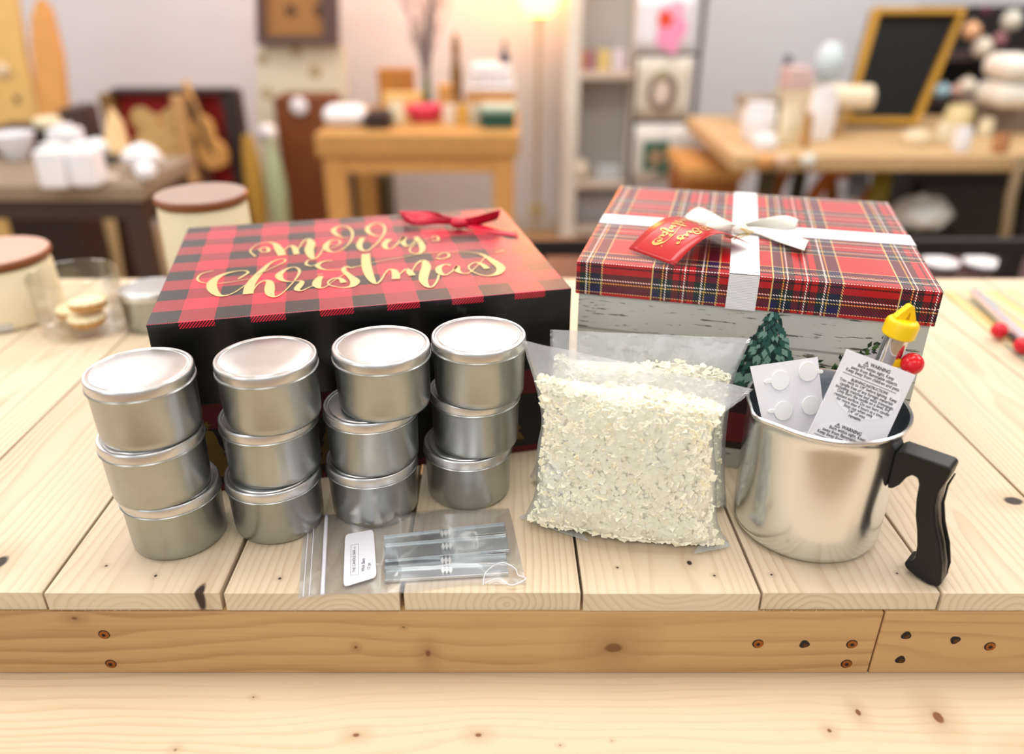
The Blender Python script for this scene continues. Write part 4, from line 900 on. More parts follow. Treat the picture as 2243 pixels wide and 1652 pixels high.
def vase(lab, cat, name, u0, vt, u1, vb, h, mat, prof=None, parts=(), group=None):
    x0, x1, y, z1 = fit(u0, vt, u1, vb, h); r = (x1 - x0) / 2; H = z1 - h
    t = thing(name, lab, cat, ((x0 + x1) / 2, y + r, h), group=group)
    prof = prof or [(0, 0), (.7, 0), (.85, .04), (1, .35), (.95, .75), (.8, .95), (.82, 1), (.72, 1), (.7, .9), (0, .3)]
    MB().lathe([(a * r, b_ * H) for a, b_ in prof], seg=32, cap=False).build('body', mat, t, local=True, smooth='auto')
    for nm, pr, mm in parts: MB().lathe([(a * r, b_ * H) for a, b_ in pr], seg=28, cap=False).build(nm, mm, t, local=True, smooth='auto')
    return t
def carton(lab, cat, name, u0, vt, u1, vb, h, depth, mat, lidm=None, rz=0, bevel=.004, group=None, front=None):
    x0, x1, y, z1 = fit(u0, vt, u1, vb, h); cx = (x0 + x1) / 2; w = (x1 - x0) / 2; H = z1 - h
    t = thing(name, lab, cat, (cx, y + depth / 2, h), rz, group=group); hb = H * (.72 if lidm else 1)
    MB().box(-w, w, -depth / 2, depth / 2, 0, hb).build('body', mat, t, local=True, bevel=bevel)
    if lidm: MB().box(-w - .004, w + .004, -depth / 2 - .004, depth / 2 + .004, hb, H).build('lid', lidm, t, local=True, bevel=bevel)
    if front: MB().box(-w * .7, w * .7, -depth / 2 - .003, -depth / 2 - .001, H * .2, H * .8).build('label', front, t, local=True)
    return t
def cloth(lab, cat, name, u0, vt, u1, vb, h, depth, mat, layers=3, group=None):
    x0, x1, y, z1 = fit(u0, vt, u1, vb, h); cx = (x0 + x1) / 2; w = (x1 - x0) / 2; H = z1 - h; t = thing(name, lab, cat, (cx, y + depth / 2, h), group=group)
    for i in range(layers):
        a, b_ = H * i / layers, H * (i + .94) / layers; ww = w * (1 - .04 * (i % 2))
        MB().box(-ww, ww, -depth / 2, depth / 2, a, b_).build('fold', mat, t, local=True, bevel=(b_ - a) * .42)
    return t

# ================================================================ left table with jars
HT = .80
LT = table('grey brown display table on the left covered with white jars', -2.45, -1.14, 2.42, 2.86, HT, .05, M_gry, M_dk, .06, .06)
for u0, vt, u1, vb, lab in [(76, 330, 138, 416, 'front left white square jar on the left table'), (144, 330, 206, 412, 'front right white square jar on the left table'), (103, 285, 165, 352, 'white square jar behind the front pair on the left table')]:
    x0, x1, y, z1 = fit(u0, vt, u1, vb, HT)
    c = carton(lab, 'jar', 'white_jar', u0, vt, u1, vb, HT, .085, M_wht, group='white jars on the left table', bevel=.012)
    MB().lathe([(0, z1 - HT), (.03, z1 - HT), (.03, z1 - HT + .012), (0, z1 - HT + .012)], seg=20, cap=False).build('lid', M_wht, c, local=True, smooth='auto')
vase('wide white bowl at the left edge of the left table', 'bowl', 'bowl', -40, 300, 52, 358, HT, M_wht, [(0, 0), (.4, 0), (.8, .5), (1, 1), (.96, 1), (.75, .5), (0, .1)])
def crumple(lab, u0, vt, u1, vb, h, mat, seed, name='tissue_paper', cat='paper'):
    x0, x1, y, z1 = fit(u0, vt, u1, vb, h); r = (x1 - x0) / 2; H = (z1 - h); t = thing(name, lab, cat, ((x0 + x1) / 2, y + r, h))
    mb = MB(); mb.ball((0, 0, H / 2), r, r * .8, H / 2, 28, 18)
    mb.v = [p + Vector((p.x, p.y, p.z - H / 2)).normalized() * .18 * min(r, H) * mnoise.noise(p * (3 / r) + Vector((seed, 0, 0))) for p in mb.v]; z0 = min(p.z for p in mb.v); mb.v = [Vector((p.x, p.y, p.z - z0)) for p in mb.v]
    mb.build('wad', mat, t, local=True, smooth=True); return t
crumple('crumpled white tissue on the right of the left table', 252, 328, 338, 388, HT, M_wht, 1)
crumple('small white wad on the near right corner of the left table', 286, 362, 332, 402, HT, M_wht, 2)
crumple('white tissue behind the jars on the left table', 160, 312, 224, 352, HT, M_wht, 4)
vase('cream candle cup on a dark tray on the left table', 'cup', 'candle_cup', 58, 262, 118, 284, aty(65, 285, 3.05).z, M_ivory)
_a, _b, _z = aty(-40, 300, 3.05).x, aty(122, 300, 3.05).x, aty(65, 285, 3.05).z
t = thing('chest', 'dark brown chest behind the left table carrying a cream cup', 'chest', ((_a + _b) / 2, 3.2, 0)); MB().box(_a, _b, 3.05, 3.25, 0, _z).build('body', M_dk, t, bevel=.005); MB().box(_a + .03, _b - .03, 3.03, 3.049, _z - .25, _z - .05).build('drawer', W3((66, 44, 34)), t, bevel=.004)
carton('thin black tray on the left table beside the tissue', 'tray', 'tray', 190, 352, 245, 362, HT, .14, M_black)
carton('pale wooden block on the left table', 'block', 'wooden_block', 205, 390, 250, 402, HT, .05, plain((206, 190, 176), .6))
# leaning boards
def leaning(name, lab, cat, outline, y0, y1, th, mat, extra=None):
    """outline in px seen on a plane leaning from y0 (low) to y1 (high, larger)"""
    vs = [v for _, v in outline]; lo, hi = max(vs), min(vs)
    a = aty(outline[0][0], lo, y0); b_ = aty(outline[0][0], hi, y1); n_ = Vector((1, 0, 0)).cross(Vector((0, b_.y - a.y, b_.z - a.z))).normalized()
    if n_.y > 0: n_ = -n_
    P_ = [atp(u, v, Vector((0, y0, a.z)), n_) for u, v in outline]; cx = sum(P_, Vector()) / len(P_)
    t = thing(name, lab, cat, (cx.x, y0, min(p.z for p in P_)))
    k = len(P_); mb = MB(); mb.add(P_ + [p - n_ * th for p in P_], [tuple(range(k)), tuple(range(k, 2 * k))[::-1]] + [(i, (i + 1) % k, k + (i + 1) % k, k + i) for i in range(k)])
    mb.build('panel', mat, t, bevel=.004)
    if extra: extra(t, lambda u, v, e=.0: atp(u, v, Vector((0, y0, a.z)), n_) + n_ * e, n_)
    return t
vtab = 480
def knobdot(t, P, n_): 
    MB().ball(P(8, 155, .01), .03, .012, .03).build('tag', plain((220, 200, 170), .6), t, smooth=True); MB().ball(P(38, 218, .004), .012, .006, .016).build('knot', M_dk, t, smooth=True)
leaning('serving_board', 'wide honey coloured board leaning at the far left', 'board', [(-80, 668), (98, 668), (86, 255), (58, 130), (30, -30), (-90, -30)], 3.42, 3.75, .03, W3((206, 168, 100)), knobdot)
leaning('paddle_board', 'narrow orange brown board with pointed top leaning at the far left', 'board', [(112, 668), (162, 668), (147, 240), (135, 120), (110, 20), (92, -6), (78, 0), (66, 40), (66, 100), (84, 240)], 3.40, 3.72, .03, W3((204, 146, 78)))
carton('dark stained narrow box beside the leaning boards', 'box', 'storage_box', 177, 240, 214, 655, 0, .2, W3((74, 56, 50)))
# things below the left table
fy = 2.9
leaning('wooden_plank', 'pale plank propped under the left table', 'plank', [(150, 400), (232, 400), (276, 671), (172, 671)][::-1], 3.34, 3.42, .03, W3((226, 194, 142)))
leaning('wooden_plank', 'orange brown plank lying diagonally under the left table', 'plank', [(-15, 588), (30, 588), (96, 412), (60, 405)], 3.95, 4.04, .03, W3((176, 122, 62)))
carton('dark brown chest under the left table', 'chest', 'storage_chest', 44, 400, 108, 560, 0, .4, W3((62, 42, 36)))
carton('purple box under the left table', 'box', 'storage_box', -40, 425, 32, 560, 0, .3, plain((52, 46, 92), .6))
# ================================================================ red case with fiddle
t = thing('display_case', 'open dark wooden case lined in red standing behind the left table', 'display case', tuple(sur(380, 420, .62)))
Yc = 3.55
def cb(mb, u0, vt, u1, vb, y0, y1, Y=None):
    a, b_ = aty(u0, (vt + vb) / 2, Y or y0), aty(u1, (vt + vb) / 2, Y or y0); mb.box(a.x, b_.x, y0, y1, aty((u0 + u1) / 2, vb, Y or y0).z, aty((u0 + u1) / 2, vt, Y or y0).z); return mb
cb(MB(), 262, 205, 500, 440, Yc + .06, Yc + .08, Yc).build('back_panel', plain((150, 8, 12), .7, 0, .3, 20), t)
cb(MB(), 240, 196, 505, 207, Yc, Yc + .08).build('frame', W3((46, 28, 20)), t)
cb(MB(), 240, 207, 268, 440, Yc, Yc + .08).build('frame', W3((128, 92, 46)), t)
cb(MB(), 500, 200, 535, 440, Yc, Yc + .08).build('frame', W3((40, 26, 24)), t)
cb(MB(), 240, 440, 535, 480, Yc, Yc + .18).build('frame', W3((60, 32, 24)), t); _a = aty(240, 480, Yc); MB().box(_a.x, _a.x + .05, Yc, Yc + .16, 0, aty(400, 480, Yc).z).build('leg', W3((60, 32, 24)), t); _b = aty(535, 480, Yc); MB().box(_b.x - .05, _b.x, Yc, Yc + .16, 0, aty(400, 480, Yc).z).build('leg', W3((60, 32, 24)), t)
mb = MB()
for u, v, r_, c in [(312, 262, 26, 0), (345, 285, 34, 0), (378, 262, 24, 0), (330, 320, 34, 0), (375, 320, 30, 0), (340, 350, 34, 0), (398, 318, 13, 1), (323, 318, 9, 2), (352, 268, 10, 2)]:
    p = aty(u, v, Yc + .05); mb.cur = c; mb.ball(p, r_ * .0021, .008, r_ * .0021, 18, 10)
mb.build('print', [plain((222, 186, 122), .7, 0, .2, 12), plain((206, 6, 16), .6), plain((216, 120, 50), .7)], t, smooth=True, label='cream and red printed figure on the lining')
MB().box(aty(400, 300, Yc).x, aty(430, 300, Yc).x, Yc - .06, Yc - .02, .55, aty(415, 206, Yc).z).build('post', W3((198, 152, 100)), t, bevel=.005)
cb(MB(), 430, 215, 452, 440, Yc - .02, Yc + .01).build('post', W3((86, 44, 34)), t)
t = thing('violin', 'honey coloured violin standing inside the red lined case', 'violin', tuple(aty(478, 372, Yc - .05)))
o = [(0, -.0), (.035, .005), (.05, .04), (.045, .075), (.028, .095), (.034, .12), (.036, .15), (.022, .175), (.008, .18)]
o = o + [(-a, b_) for a, b_ in reversed(o[1:])]
bse = aty(480, 368, Yc - .05); q = Matrix.Rotation(-.22, 4, 'Y')
ex, ez2 = (q @ Vector((1, 0, 0))), (q @ Vector((0, 0, 1)))
vb_ = MB().prism([(a * 1.25, b_ * 1.25) for a, b_ in o], -.02, .02, bse, ex, ez2, (0, -1, 0)).build('body', M_honey, t, bevel=.006)
MB().prism([(-.012, .215), (.012, .215), (.008, .33), (.014, .37), (-.014, .37), (-.008, .33)], -.008, .014, bse, ex, ez2, (0, -1, 0)).build('neck', W3((216, 170, 106)), t, bevel=.003)
MB().prism([(-.009, .08), (.009, .08), (.007, .30), (-.007, .30)], .024, .030, bse, ex, ez2, (0, -1, 0)).build('fingerboard', M_dk, t)
# cone of kraft paper and greenery by the case
leaning('paper_cone', 'tan paper cone standing left of the red lined case', 'paper', [(222, 345), (285, 345), (262, 262), (240, 232), (232, 262)], 2.82, 2.9, .03, W3((220, 184, 132)))
# ================================================================ sign, cream panel
def hdots(t, P, n_):
    for u, v in ((637, 24), (700, 24)): MB().ball(P(u, v, .0), .03, .004, .03).build('knot', W3((88, 58, 28)), t, smooth=True)
    mb = MB(); F_ = [((562, -60), (580, -60), (582, 80), (565, 98)), ((700, -60), (742, -60), (745, 98), (712, 80)), ((565, 98), (582, 78), (712, 78), (745, 98))]
    for f_ in F_: mb.hexa([P(u, v, .0) for u, v in f_] + [P(u, v, .03) for u, v in f_])
    mb.build('frame', W3((84, 62, 56)), t)
leaning('framed_board', 'brown board in a dark frame standing on the cream panel', 'sign', [(568, 97), (742, 97), (738, -60), (566, -60)], 4.25, 4.27, .03, W3((156, 108, 56)), hdots)
def pdots(t, P, n_):
    for u, v, r_ in ((690, 158, .035), (648, 112, .03), (575, 130, .03), (585, 205, .03)): MB().ball(P(u, v, .0), r_, .003, r_).build('stain', W3((176, 160, 120)), t, smooth=True)
leaning('painted_panel', 'cream distressed painted panel below the framed board', 'panel', [(562, 550), (764, 550), (755, 98), (566, 98)], 4.25, 4.28, .04, plain((216, 210, 184), .6, 0, .07, 8), pdots)
# tall cabinet
t = thing('cabinet', 'dark reddish wood cabinet left of the butcher block table', 'cabinet', tuple(aty(670, 480, 4.0)))
t.location.z = 0; WM[t] = Matrix.Translation(t.location)
x0, x1 = aty(612, 340, 3.98).x, aty(735, 340, 3.98).x; zt = aty(660, 215, 3.98).z
MB().box(x0, x1, 3.99, 4.22, 0, zt).build('body', W3((112, 58, 22)), t, bevel=.006)
d_ = MB().box(x0 + .02, x1 - .02, 3.97, 3.989, .05, zt - .05).build('door', W3((122, 66, 26)), t, bevel=.004)
MB().ball((x1 - .05, 3.96, zt * .6), .012).build('knob', M_dk, d_, smooth=True)
h_ = zt
MB().ball(aty(655, 233, 3.95), .042, .012, .042).build('round_tag', M_wht, d_, smooth=True)
# tall vases left of the cabinet
vase('tall pale green glass bottle standing left of the cabinet', 'bottle', 'green_bottle', 578, 305, 622, 520, .35, plain((168, 178, 142), .3), [(0, 0), (.7, 0), (.9, .05), (1, .5), (.8, .75), (.35, .9), (.3, 1), (0, 1)])
vase('tall mustard yellow vase beside the pale green bottle', 'vase', 'yellow_vase', 530, 300, 573, 520, .35, plain((172, 132, 52), .5), [(0, 0), (.6, 0), (.9, .2), (1, .5), (.8, .8), (.5, 1), (.4, 1), (0, .9)])
_a, _b = aty(530, 520, 3.33).x, aty(626, 520, 3.33).x; t = thing('wooden_crate', 'low dark crate carrying the tall bottle and vase', 'crate', ((_a + _b) / 2, 3.4, 0)); MB().box(_a, _b, 3.34, 3.5, 0, .3495).build('body', M_dk, t, bevel=.005); 
p = aty(586, 292, 3.8); t = thing('cotton_stem', 'round white cotton ball on a stem left of the cabinet', 'cotton stem', (p.x, p.y, 0)); MB().ball(p, .045).build('cotton_ball', M_wht, t, smooth=True); MB().cyl((p.x, p.y, .0), p - Vector((0, 0, .04)), .006, seg=8).build('stem', M_brown, t)
# ================================================================ butcher block table
H2 = .80
CT = table('chunky butcher block table in the middle of the room', -.80, .03, 3.28, 4.08, H2, .09, M_oak, M_honey, .09, .07)
cloth('folded white cushion on the left end of the butcher block table', 'cushion', 'white_cushion', 703, 232, 798, 280, H2, .14, M_wht, 1)
carton('dark shallow tray behind the white cushion', 'tray', 'tray', 800, 250, 850, 284, H2, .16, W3((40, 22, 20)))
carton('small honey wooden box at the back of the butcher block table', 'box', 'wooden_box', 828, 152, 905, 236, H2, .10, W3((176, 118, 48)))
carton('pale yellow carton in the middle of the butcher block table', 'box', 'carton', 840, 205, 925, 247, H2, .08, plain((220, 186, 120), .6))
vase('cream scalloped cup in front of the yellow carton', 'cup', 'cup', 848, 225, 885, 275, H2, M_ivory)
carton('tan upright carton right of the tall twigs', 'box', 'carton', 958, 188, 1010, 235, H2, .12, plain((206, 158, 92), .6))
vase('deep pink bowl at the front of the butcher block table', 'bowl', 'bowl', 880, 238, 972, 272, H2, plain((214, 60, 92), .5), [(0, 0), (.6, 0), (.95, .6), (1, 1), (.9, 1), (.6, .5), (0, .4)])
for u0, u1, c, lab in [(968, 1000, (234, 222, 206), 'cream mug right of the pink bowl'), (1000, 1026, (226, 176, 84), 'yellow mug between two cream mugs'), (1024, 1056, (214, 208, 190), 'pale mug beside the green box')]:
    mg = vase(lab, 'mug', 'mug', u0, 232, u1, 274, H2, plain(c, .4), [(0, 0), (.85, 0), (1, .1), (1, 1), (.9, 1), (.88, .2), (0, .15)], group='mugs on the butcher block table')
carton('green lidded box at the right end of the butcher block table', 'box', 'green_box', 1056, 236, 1128, 282, H2, .16, plain((22, 74, 60), .5), plain((150, 178, 166), .5))
crt = carton('tan crate holding white linens on the butcher block table', 'crate', 'wooden_crate', 1020, 205, 1128, 240, H2, .30, W3((196, 150, 92)))
_x0, _x1, _y, _z = fit(1020, 205, 1128, 240, H2)
t = thing('folded_linen', 'stack of folded white linens on the tan crate', 'linen', ((_x0 + _x1) / 2, _y + .15, _z))
for i in range(3): MB().box((_x0 - _x1) / 2 + .01 * i, (_x1 - _x0) / 2 - .01 * i, -.13, .13, .04 * i, .04 * i + .039).build('fold', M_wht, t, local=True, bevel=.016)
t = thing('bottle', 'small navy bottle standing on the folded linens', 'bottle', (_x1 - .05, _y + .13, _z + .12))
MB().lathe([(0, 0), (.022, 0), (.022, .04), (.008, .06), (.008, .085), (0, .085)], seg=20, cap=False).build('body', plain((24, 34, 66), .3), t, local=True, smooth='auto')
MB().lathe([(0, .085), (.010, .085), (.010, .10), (0, .10)], seg=16, cap=False).build('cap', M_black, t, local=True, smooth='auto')
# glass vase with bare branches
vx = sur(935, 250, H2)
t = thing('branch_vase', 'narrow green stemmed vase holding bare grey twigs', 'vase', (vx.x, vx.y + .05, H2))
MB().lathe([(0, 0), (.022, 0), (.020, .05), (.014, .12), (.016, .15), (.013, .15), (.011, .12), (0, .02)], seg=20, cap=False).build('body', plain((60, 92, 34), .3), t, local=True, smooth='auto')
mb = MB(); rb_ = random.Random(5)
for k in range(16):
    a = rb_.uniform(0, 2 * PI); L = rb_.uniform(.45, .8); sp = rb_.uniform(.05, .30); pts = []
    for i in range(7): f_ = i / 6; pts.append((math.cos(a) * sp * f_ ** 1.6 + .01 * math.sin(7 * f_ + k), math.sin(a) * sp * .5 * f_ ** 1.6, .06 + L * f_))
    mb.tube(pts, [.005 * (1 - .75 * i / 6) for i in range(7)], 6)
    for j in (2, 3, 4, 5):
        p = Vector(pts[j]); b2_ = p + Vector((rb_.uniform(-.10, .10), rb_.uniform(-.06, .06), rb_.uniform(.06, .14))); mb.tube([p, (p + b2_) / 2 + Vector((.008, 0, 0)), b2_], [.0025, .002, .001], 5)
mb.build('twigs', plain((132, 122, 122), .8), t, local=True, smooth=True)
t = thing('figurine', 'slim bronze figurine behind the twigs on the butcher block table', 'figurine', (aty(1000, 180, 3.8).x, 3.8, H2))
MB().lathe([(0, 0), (.035, 0), (.035, .02), (.012, .03), (.02, .09), (.028, .17), (.016, .24), (.02, .28), (.012, .33), (0, .35)], seg=20, cap=False).build('body', W3((120, 86, 36)), t, local=True, smooth=True)
# crate and bin beneath the table
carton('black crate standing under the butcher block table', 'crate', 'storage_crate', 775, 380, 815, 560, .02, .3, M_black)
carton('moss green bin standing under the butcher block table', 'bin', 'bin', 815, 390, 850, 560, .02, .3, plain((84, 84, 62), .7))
# ================================================================ floor lamp
lx = aty(1180, 100, 4.25).x; M_gp = plain((196, 176, 140), .35, .5)
t = thing('floor_lamp', 'lit floor lamp with glowing bowl shade beside the white shelf', 'lamp', (lx, 4.25, 0))
MB().lathe([(0, 0), (.15, 0), (.15, .02), (.04, .035), (.012, .05), (0, .05)], seg=40, cap=False).build('base', M_gp, t, local=True, smooth='auto')
zs = aty(1180, 36, 4.25).z
MB().lathe([(.011, .05), (.011, zs - .02), (.028, zs - .01), (.028, zs), (0, zs)], seg=20, cap=False).build('pole', M_gp, t, local=True, smooth='auto')
m = N('lit_shade'); m.set(Roughness=.5); m.p.inputs['Base Color'].default_value = lin((250, 220, 160)); m.p.inputs['Emission Color'].default_value = (1, .66, .16, 1); m.p.inputs['Emission Strength'].default_value = 6
MB().lathe([(0, zs + .002), (.05, zs + .004), (.085, zs + .04), (.115, zs + .12), (.125, zs + .26), (.121, zs + .26), (.11, zs + .12), (.08, zs + .045), (0, zs + .01)], seg=40, cap=False).build('lamp_shade', m.m, t, local=True, smooth=True)
li = bpy.data.lights.new('lamp_bulb_light', 'POINT'); li.energy = 64; li.color = (1, .27, .05); li.shadow_soft_size = .08
lo = bpy.data.objects.new('lamp_bulb_light', li); C.objects.link(lo); lo.location = (lx, 4.25, zs + .34)
t2 = vase('round cream pouffe on the floor at the foot of the lamp', 'pouffe', 'pouffe', 1138, 440, 1212, 500, .0, plain((206, 190, 138), .8), [(0, 0), (.7, 0), (1, .35), (.95, .8), (.6, 1), (0, 1)])
# ================================================================ white shelf unit
Ys = 4.25
x0, x1 = aty(1236, 250, Ys).x, aty(1395, 250, Ys).x; zA, zB = aty(1300, 160, Ys).z, aty(1300, 402, Ys).z
t = thing('shelf_unit', 'white open shelf unit between the lamp and the towel rack', 'shelf', ((x0 + x1) / 2, Ys + .15, 0))
MB().box(x0, x0 + .075, Ys, Ys + .3, 0, 1.75).build('side_panel', plain((222, 216, 208), .6), t, bevel=.003)
MB().box(x1 - .03, x1, Ys, Ys + .3, 0, 1.75).build('side_panel', plain((222, 216, 208), .6), t, bevel=.003)
for z_ in (zA, zB, .12, 1.72): MB().box(x0 + .075, x1 - .03, Ys, Ys + .3, z_ - .03, z_).build('shelf', plain((206, 190, 176), .6), t, bevel=.002)
MB().box(x0 + .075, x1 - .03, Ys + .285, Ys + .3, .12, 1.69).build('back_panel', plain((204, 202, 198), .7), t)
k = 0
for u0, u1, c, lab in [(1262, 1284, (216, 150, 96), 'orange candle on the upper white shelf'), (1284, 1306, (176, 130, 140), 'mauve candle on the upper white shelf'), (1310, 1338, (226, 204, 130), 'pale yellow candle on the upper white shelf'), (1340, 1376, (222, 214, 222), 'lilac candle on the upper white shelf')]:
    vase(lab, 'candle', 'candle', u0, 110, u1, 155, zA, plain(c, .5), [(0, 0), (1, 0), (1, .9), (.9, 1), (.1, 1), (.1, 1.12), (0, 1.12)], group='small candles on the upper white shelf')
cloth('white folded throws on the lower white shelf', 'throw', 'folded_throw', 1262, 300, 1372, 366, zB + .001, .2, M_wht, 3)
vase('round cream bowl at the front of the lower white shelf', 'bowl', 'bowl', 1252, 352, 1290, 398, zB, plain((236, 222, 200), .5), [(0, 0), (.5, .06), (.86, .25), (1, .5), (.86, .75), (.5, .94), (0, 1)])
carton('pale grey box on the lower white shelf', 'box', 'carton', 1308, 368, 1362, 398, zB, .08, plain((196, 200, 202), .6))
carton('white bin on the bottom of the white shelf unit', 'bin', 'bin', 1262, 430, 1375, 478, .121, .2, M_wht)
# ================================================================ towel rack
Yr = 3.9
t = thing('display_rack', 'black metal rack hung with three printed tea towels', 'rack', (aty(1450, 200, Yr).x, Yr, 0))
xa, xb = aty(1388, 200, Yr).x, aty(1520, 200, Yr).x
MB().box(xa, xa + .022, Yr, Yr + .022, 0, 1.75).build('post', plain((70, 70, 76), .5, .3), t); MB().box(xb, xb + .022, Yr, Yr + .022, 0, 1.75).build('post', plain((96, 92, 92), .5, .3), t)
for v in (-20, 122, 268): z_ = aty(1450, v, Yr).z; MB().box(xa, xb, Yr - .005, Yr + .015, z_, z_ + .014).build('rail', M_iron, t)
MB().box(xa - .05, xb + .07, Yr - .12, Yr + .14, 0, .02).build('base', M_iron, t)
def towel(lab, u0, u1, v0, v1, prints, col):
    a, b_ = aty(u0, v0, Yr - .01), aty(u1, v1, Yr - .01); t = thing('tea_towel', lab, 'tea towel', ((a.x + b_.x) / 2, Yr - .01, b_.z), group='printed tea towels on the rack')
    MB().grid(lambda i, j: Vector((a.x + (b_.x - a.x) * i, Yr - .014 + .006 * math.sin(i * 13), b_.z + (a.z - b_.z) * j)), 24, 4).build('cloth', plain(col, .8, 0, .03, 10), t, smooth=True, solid=.002)
    for k, (kind, u, v, ru, rv, c) in enumerate(prints):
        p = aty(u, v, Yr - .024 - k * .0004); mb = MB(); su = .00219 * ru; sv = .00245 * rv
        if kind == 'o': out = [(su * math.cos(q_) * (1 + .12 * math.cos(5 * q_)), sv * math.sin(q_) * (1 + .12 * math.cos(5 * q_))) for q_ in [2 * PI * i / 40 for i in range(40)]]
        elif kind == 's': out = [(-su, -sv), (su, -sv * .9), (su, sv), (-su, sv)]
        if kind == 'r': mb.tube([p + Vector((su * math.cos(q_), 0, sv * math.sin(q_))) for q_ in [2 * PI * i / 28 for i in range(28)]], .016, 6, True); mb.v = [Vector((q_.x, p.y + (q_.y - p.y) * .05, q_.z)) for q_ in mb.v]
        else: mb.prism(out, 0, .0004, p, (1, 0, 0), (0, 0, 1), (0, -1, 0))
        mb.build('print', plain(c, .8), t)
towel('white tea towel with pink flower, topmost on the rack', 1398, 1512, -18, 116, [('o', 1470, 62, 30, 42, (232, 150, 186)), ('o', 1458, 42, 14, 14, (222, 70, 24)), ('o', 1484, 20, 16, 14, (236, 176, 200))], (226, 226, 232))
towel('beige tea towel with brown wreath, middle of the rack', 1398, 1504, 126, 262, [('r', 1450, 202, 26, 30, (122, 104, 92)), ('o', 1450, 168, 10, 12, (150, 146, 110)), ('o', 1450, 203, 14, 20, (214, 196, 190))], (206, 200, 188))
towel('white tea towel with green square, lowest on the rack', 1392, 1494, 273, 402, [('s', 1436, 342, 28, 28, (14, 92, 72)), ('o', 1436, 345, 17, 17, (160, 132, 104)), ('o', 1452, 372, 9, 12, (14, 92, 72))], (214, 210, 204))
# ================================================================ small orange table and items
table('small honey coloured side table right of the towel rack', aty(1505, 340, 3.3).x, aty(1640, 340, 3.3).x, 3.3, 3.75, .66, .05, M_honey, W3((150, 92, 30)), .06, .08)
cloth('folded white napkin on the honey side table', 'napkin', 'napkin', 1545, 302, 1600, 330, .66, .16, M_wht, 1)
vase('white cup on the honey side table', 'cup', 'cup', 1508, 285, 1535, 322, .66, M_wht)
carton('white storage tub under the honey side table', 'tub', 'storage_tub', 1505, 375, 1600, 470, .12, .25, plain((206, 204, 198), .6))
# ================================================================ long live edge table
H3 = .80; Yf = 2.86
xl = aty(1612, 320, Yf).x
LEG = [(aty(1668, 400, 2.95).x, 2.95), (aty(1740, 400, 3.64).x, 3.64), (2.66, 2.95), (2.66, 3.64)]
RT = table('long pale live edge table on the right crowded with jars', xl, 2.75, Yf, 3.75, H3, .055, M_live, W3((60, 50, 24)), .055, 0, legpos=LEG)
items = [
 ('vase', 'white ribbed jar at the left end of the long table', 'jar', 'white_jar', 1635, 232, 1712, 315, M_wht),
 ('vase', 'cream lidded jar between white jars on the long table', 'jar', 'white_jar', 1712, 236, 1760, 318, M_ivory),
 ('vase', 'tall white vase in the middle left of the long table', 'vase', 'white_vase', 1780, 196, 1842, 312, M_wht),
 ('vase', 'cream stacked jar right of the blackboard', 'jar', 'cream_jar', 2085, 236, 2150, 292, plain((222, 206, 158), .5)),
 ('vase', 'pale glass cup on the long table below the blackboard corner', 'cup', 'cup', 2060, 272, 2100, 318, M_ivory),
 ('vase', 'small white cup at the front of the long table', 'cup', 'cup', 2098, 282, 2138, 335, M_wht),
 ('vase', 'cream lidded pot right of the cream stacked jar', 'pot', 'cream_pot', 2152, 262, 2184, 302, M_ivory),
 ('vase', 'squat white bowl at the front left of the long table', 'bowl', 'bowl', 1655, 300, 1712, 332, M_wht),
 ('vase', 'narrow amber bottle in front of the cream crate', 'bottle', 'amber_bottle', 1762, 250, 1780, 326, W3((176, 130, 70))),
 ('vase', 'low ivory dish between the blackboard and the glass cup', 'dish', 'dish', 1990, 292, 2050, 322, plain((222, 208, 176), .5)),
 ('vase', 'small brown cup on the right of the long table', 'cup', 'cup', 2186, 295, 2222, 338, W3((176, 124, 84)))]
for _, lab, cat, nm, u0, vt, u1, vb, mm in items: vase(lab, cat, nm, u0, vt, u1, vb, H3, mm)
carton('cream crate behind the white jars on the long table', 'crate', 'wooden_crate', 1720, 196, 1782, 282, H3, .18, plain((216, 206, 180), .6))
_x0, _x1, _y, _z = fit(1720, 196, 1782, 282, H3)
carton('grey lidded box at the back left of the long table', 'box', 'carton', 1630, 215, 1700, 278, H3, .15, plain((190, 186, 180), .6), plain((150, 140, 126), .6))
t = thing('yarn_roll', 'rolled cream cloth lying in front of the blackboard', 'cloth roll', (aty(1870, 215, 3.3).x, 3.3, .99))
MB().cyl((aty(1800, 218, 3.3).x, 3.3, aty(1800, 215, 3.3).z), (aty(1908, 218, 3.3).x, 3.3, aty(1905, 213, 3.3).z), .047, seg=28).build('roll', plain((226, 212, 186), .8), t, bevel=.01)
_a, _b = aty(1806, 218, 3.3).x, aty(1850, 218, 3.3).x; _zc = aty(1855, 216, 3.3).z - .047
t = thing('wooden_stand', 'tan stand carrying the rolled cream cloth', 'stand', ((_a + _b) / 2, 3.3, H3)); MB().box(_a, _b, 3.25, 3.35, H3, _zc).build('block', W3((170, 140, 96)), t, bevel=.004)
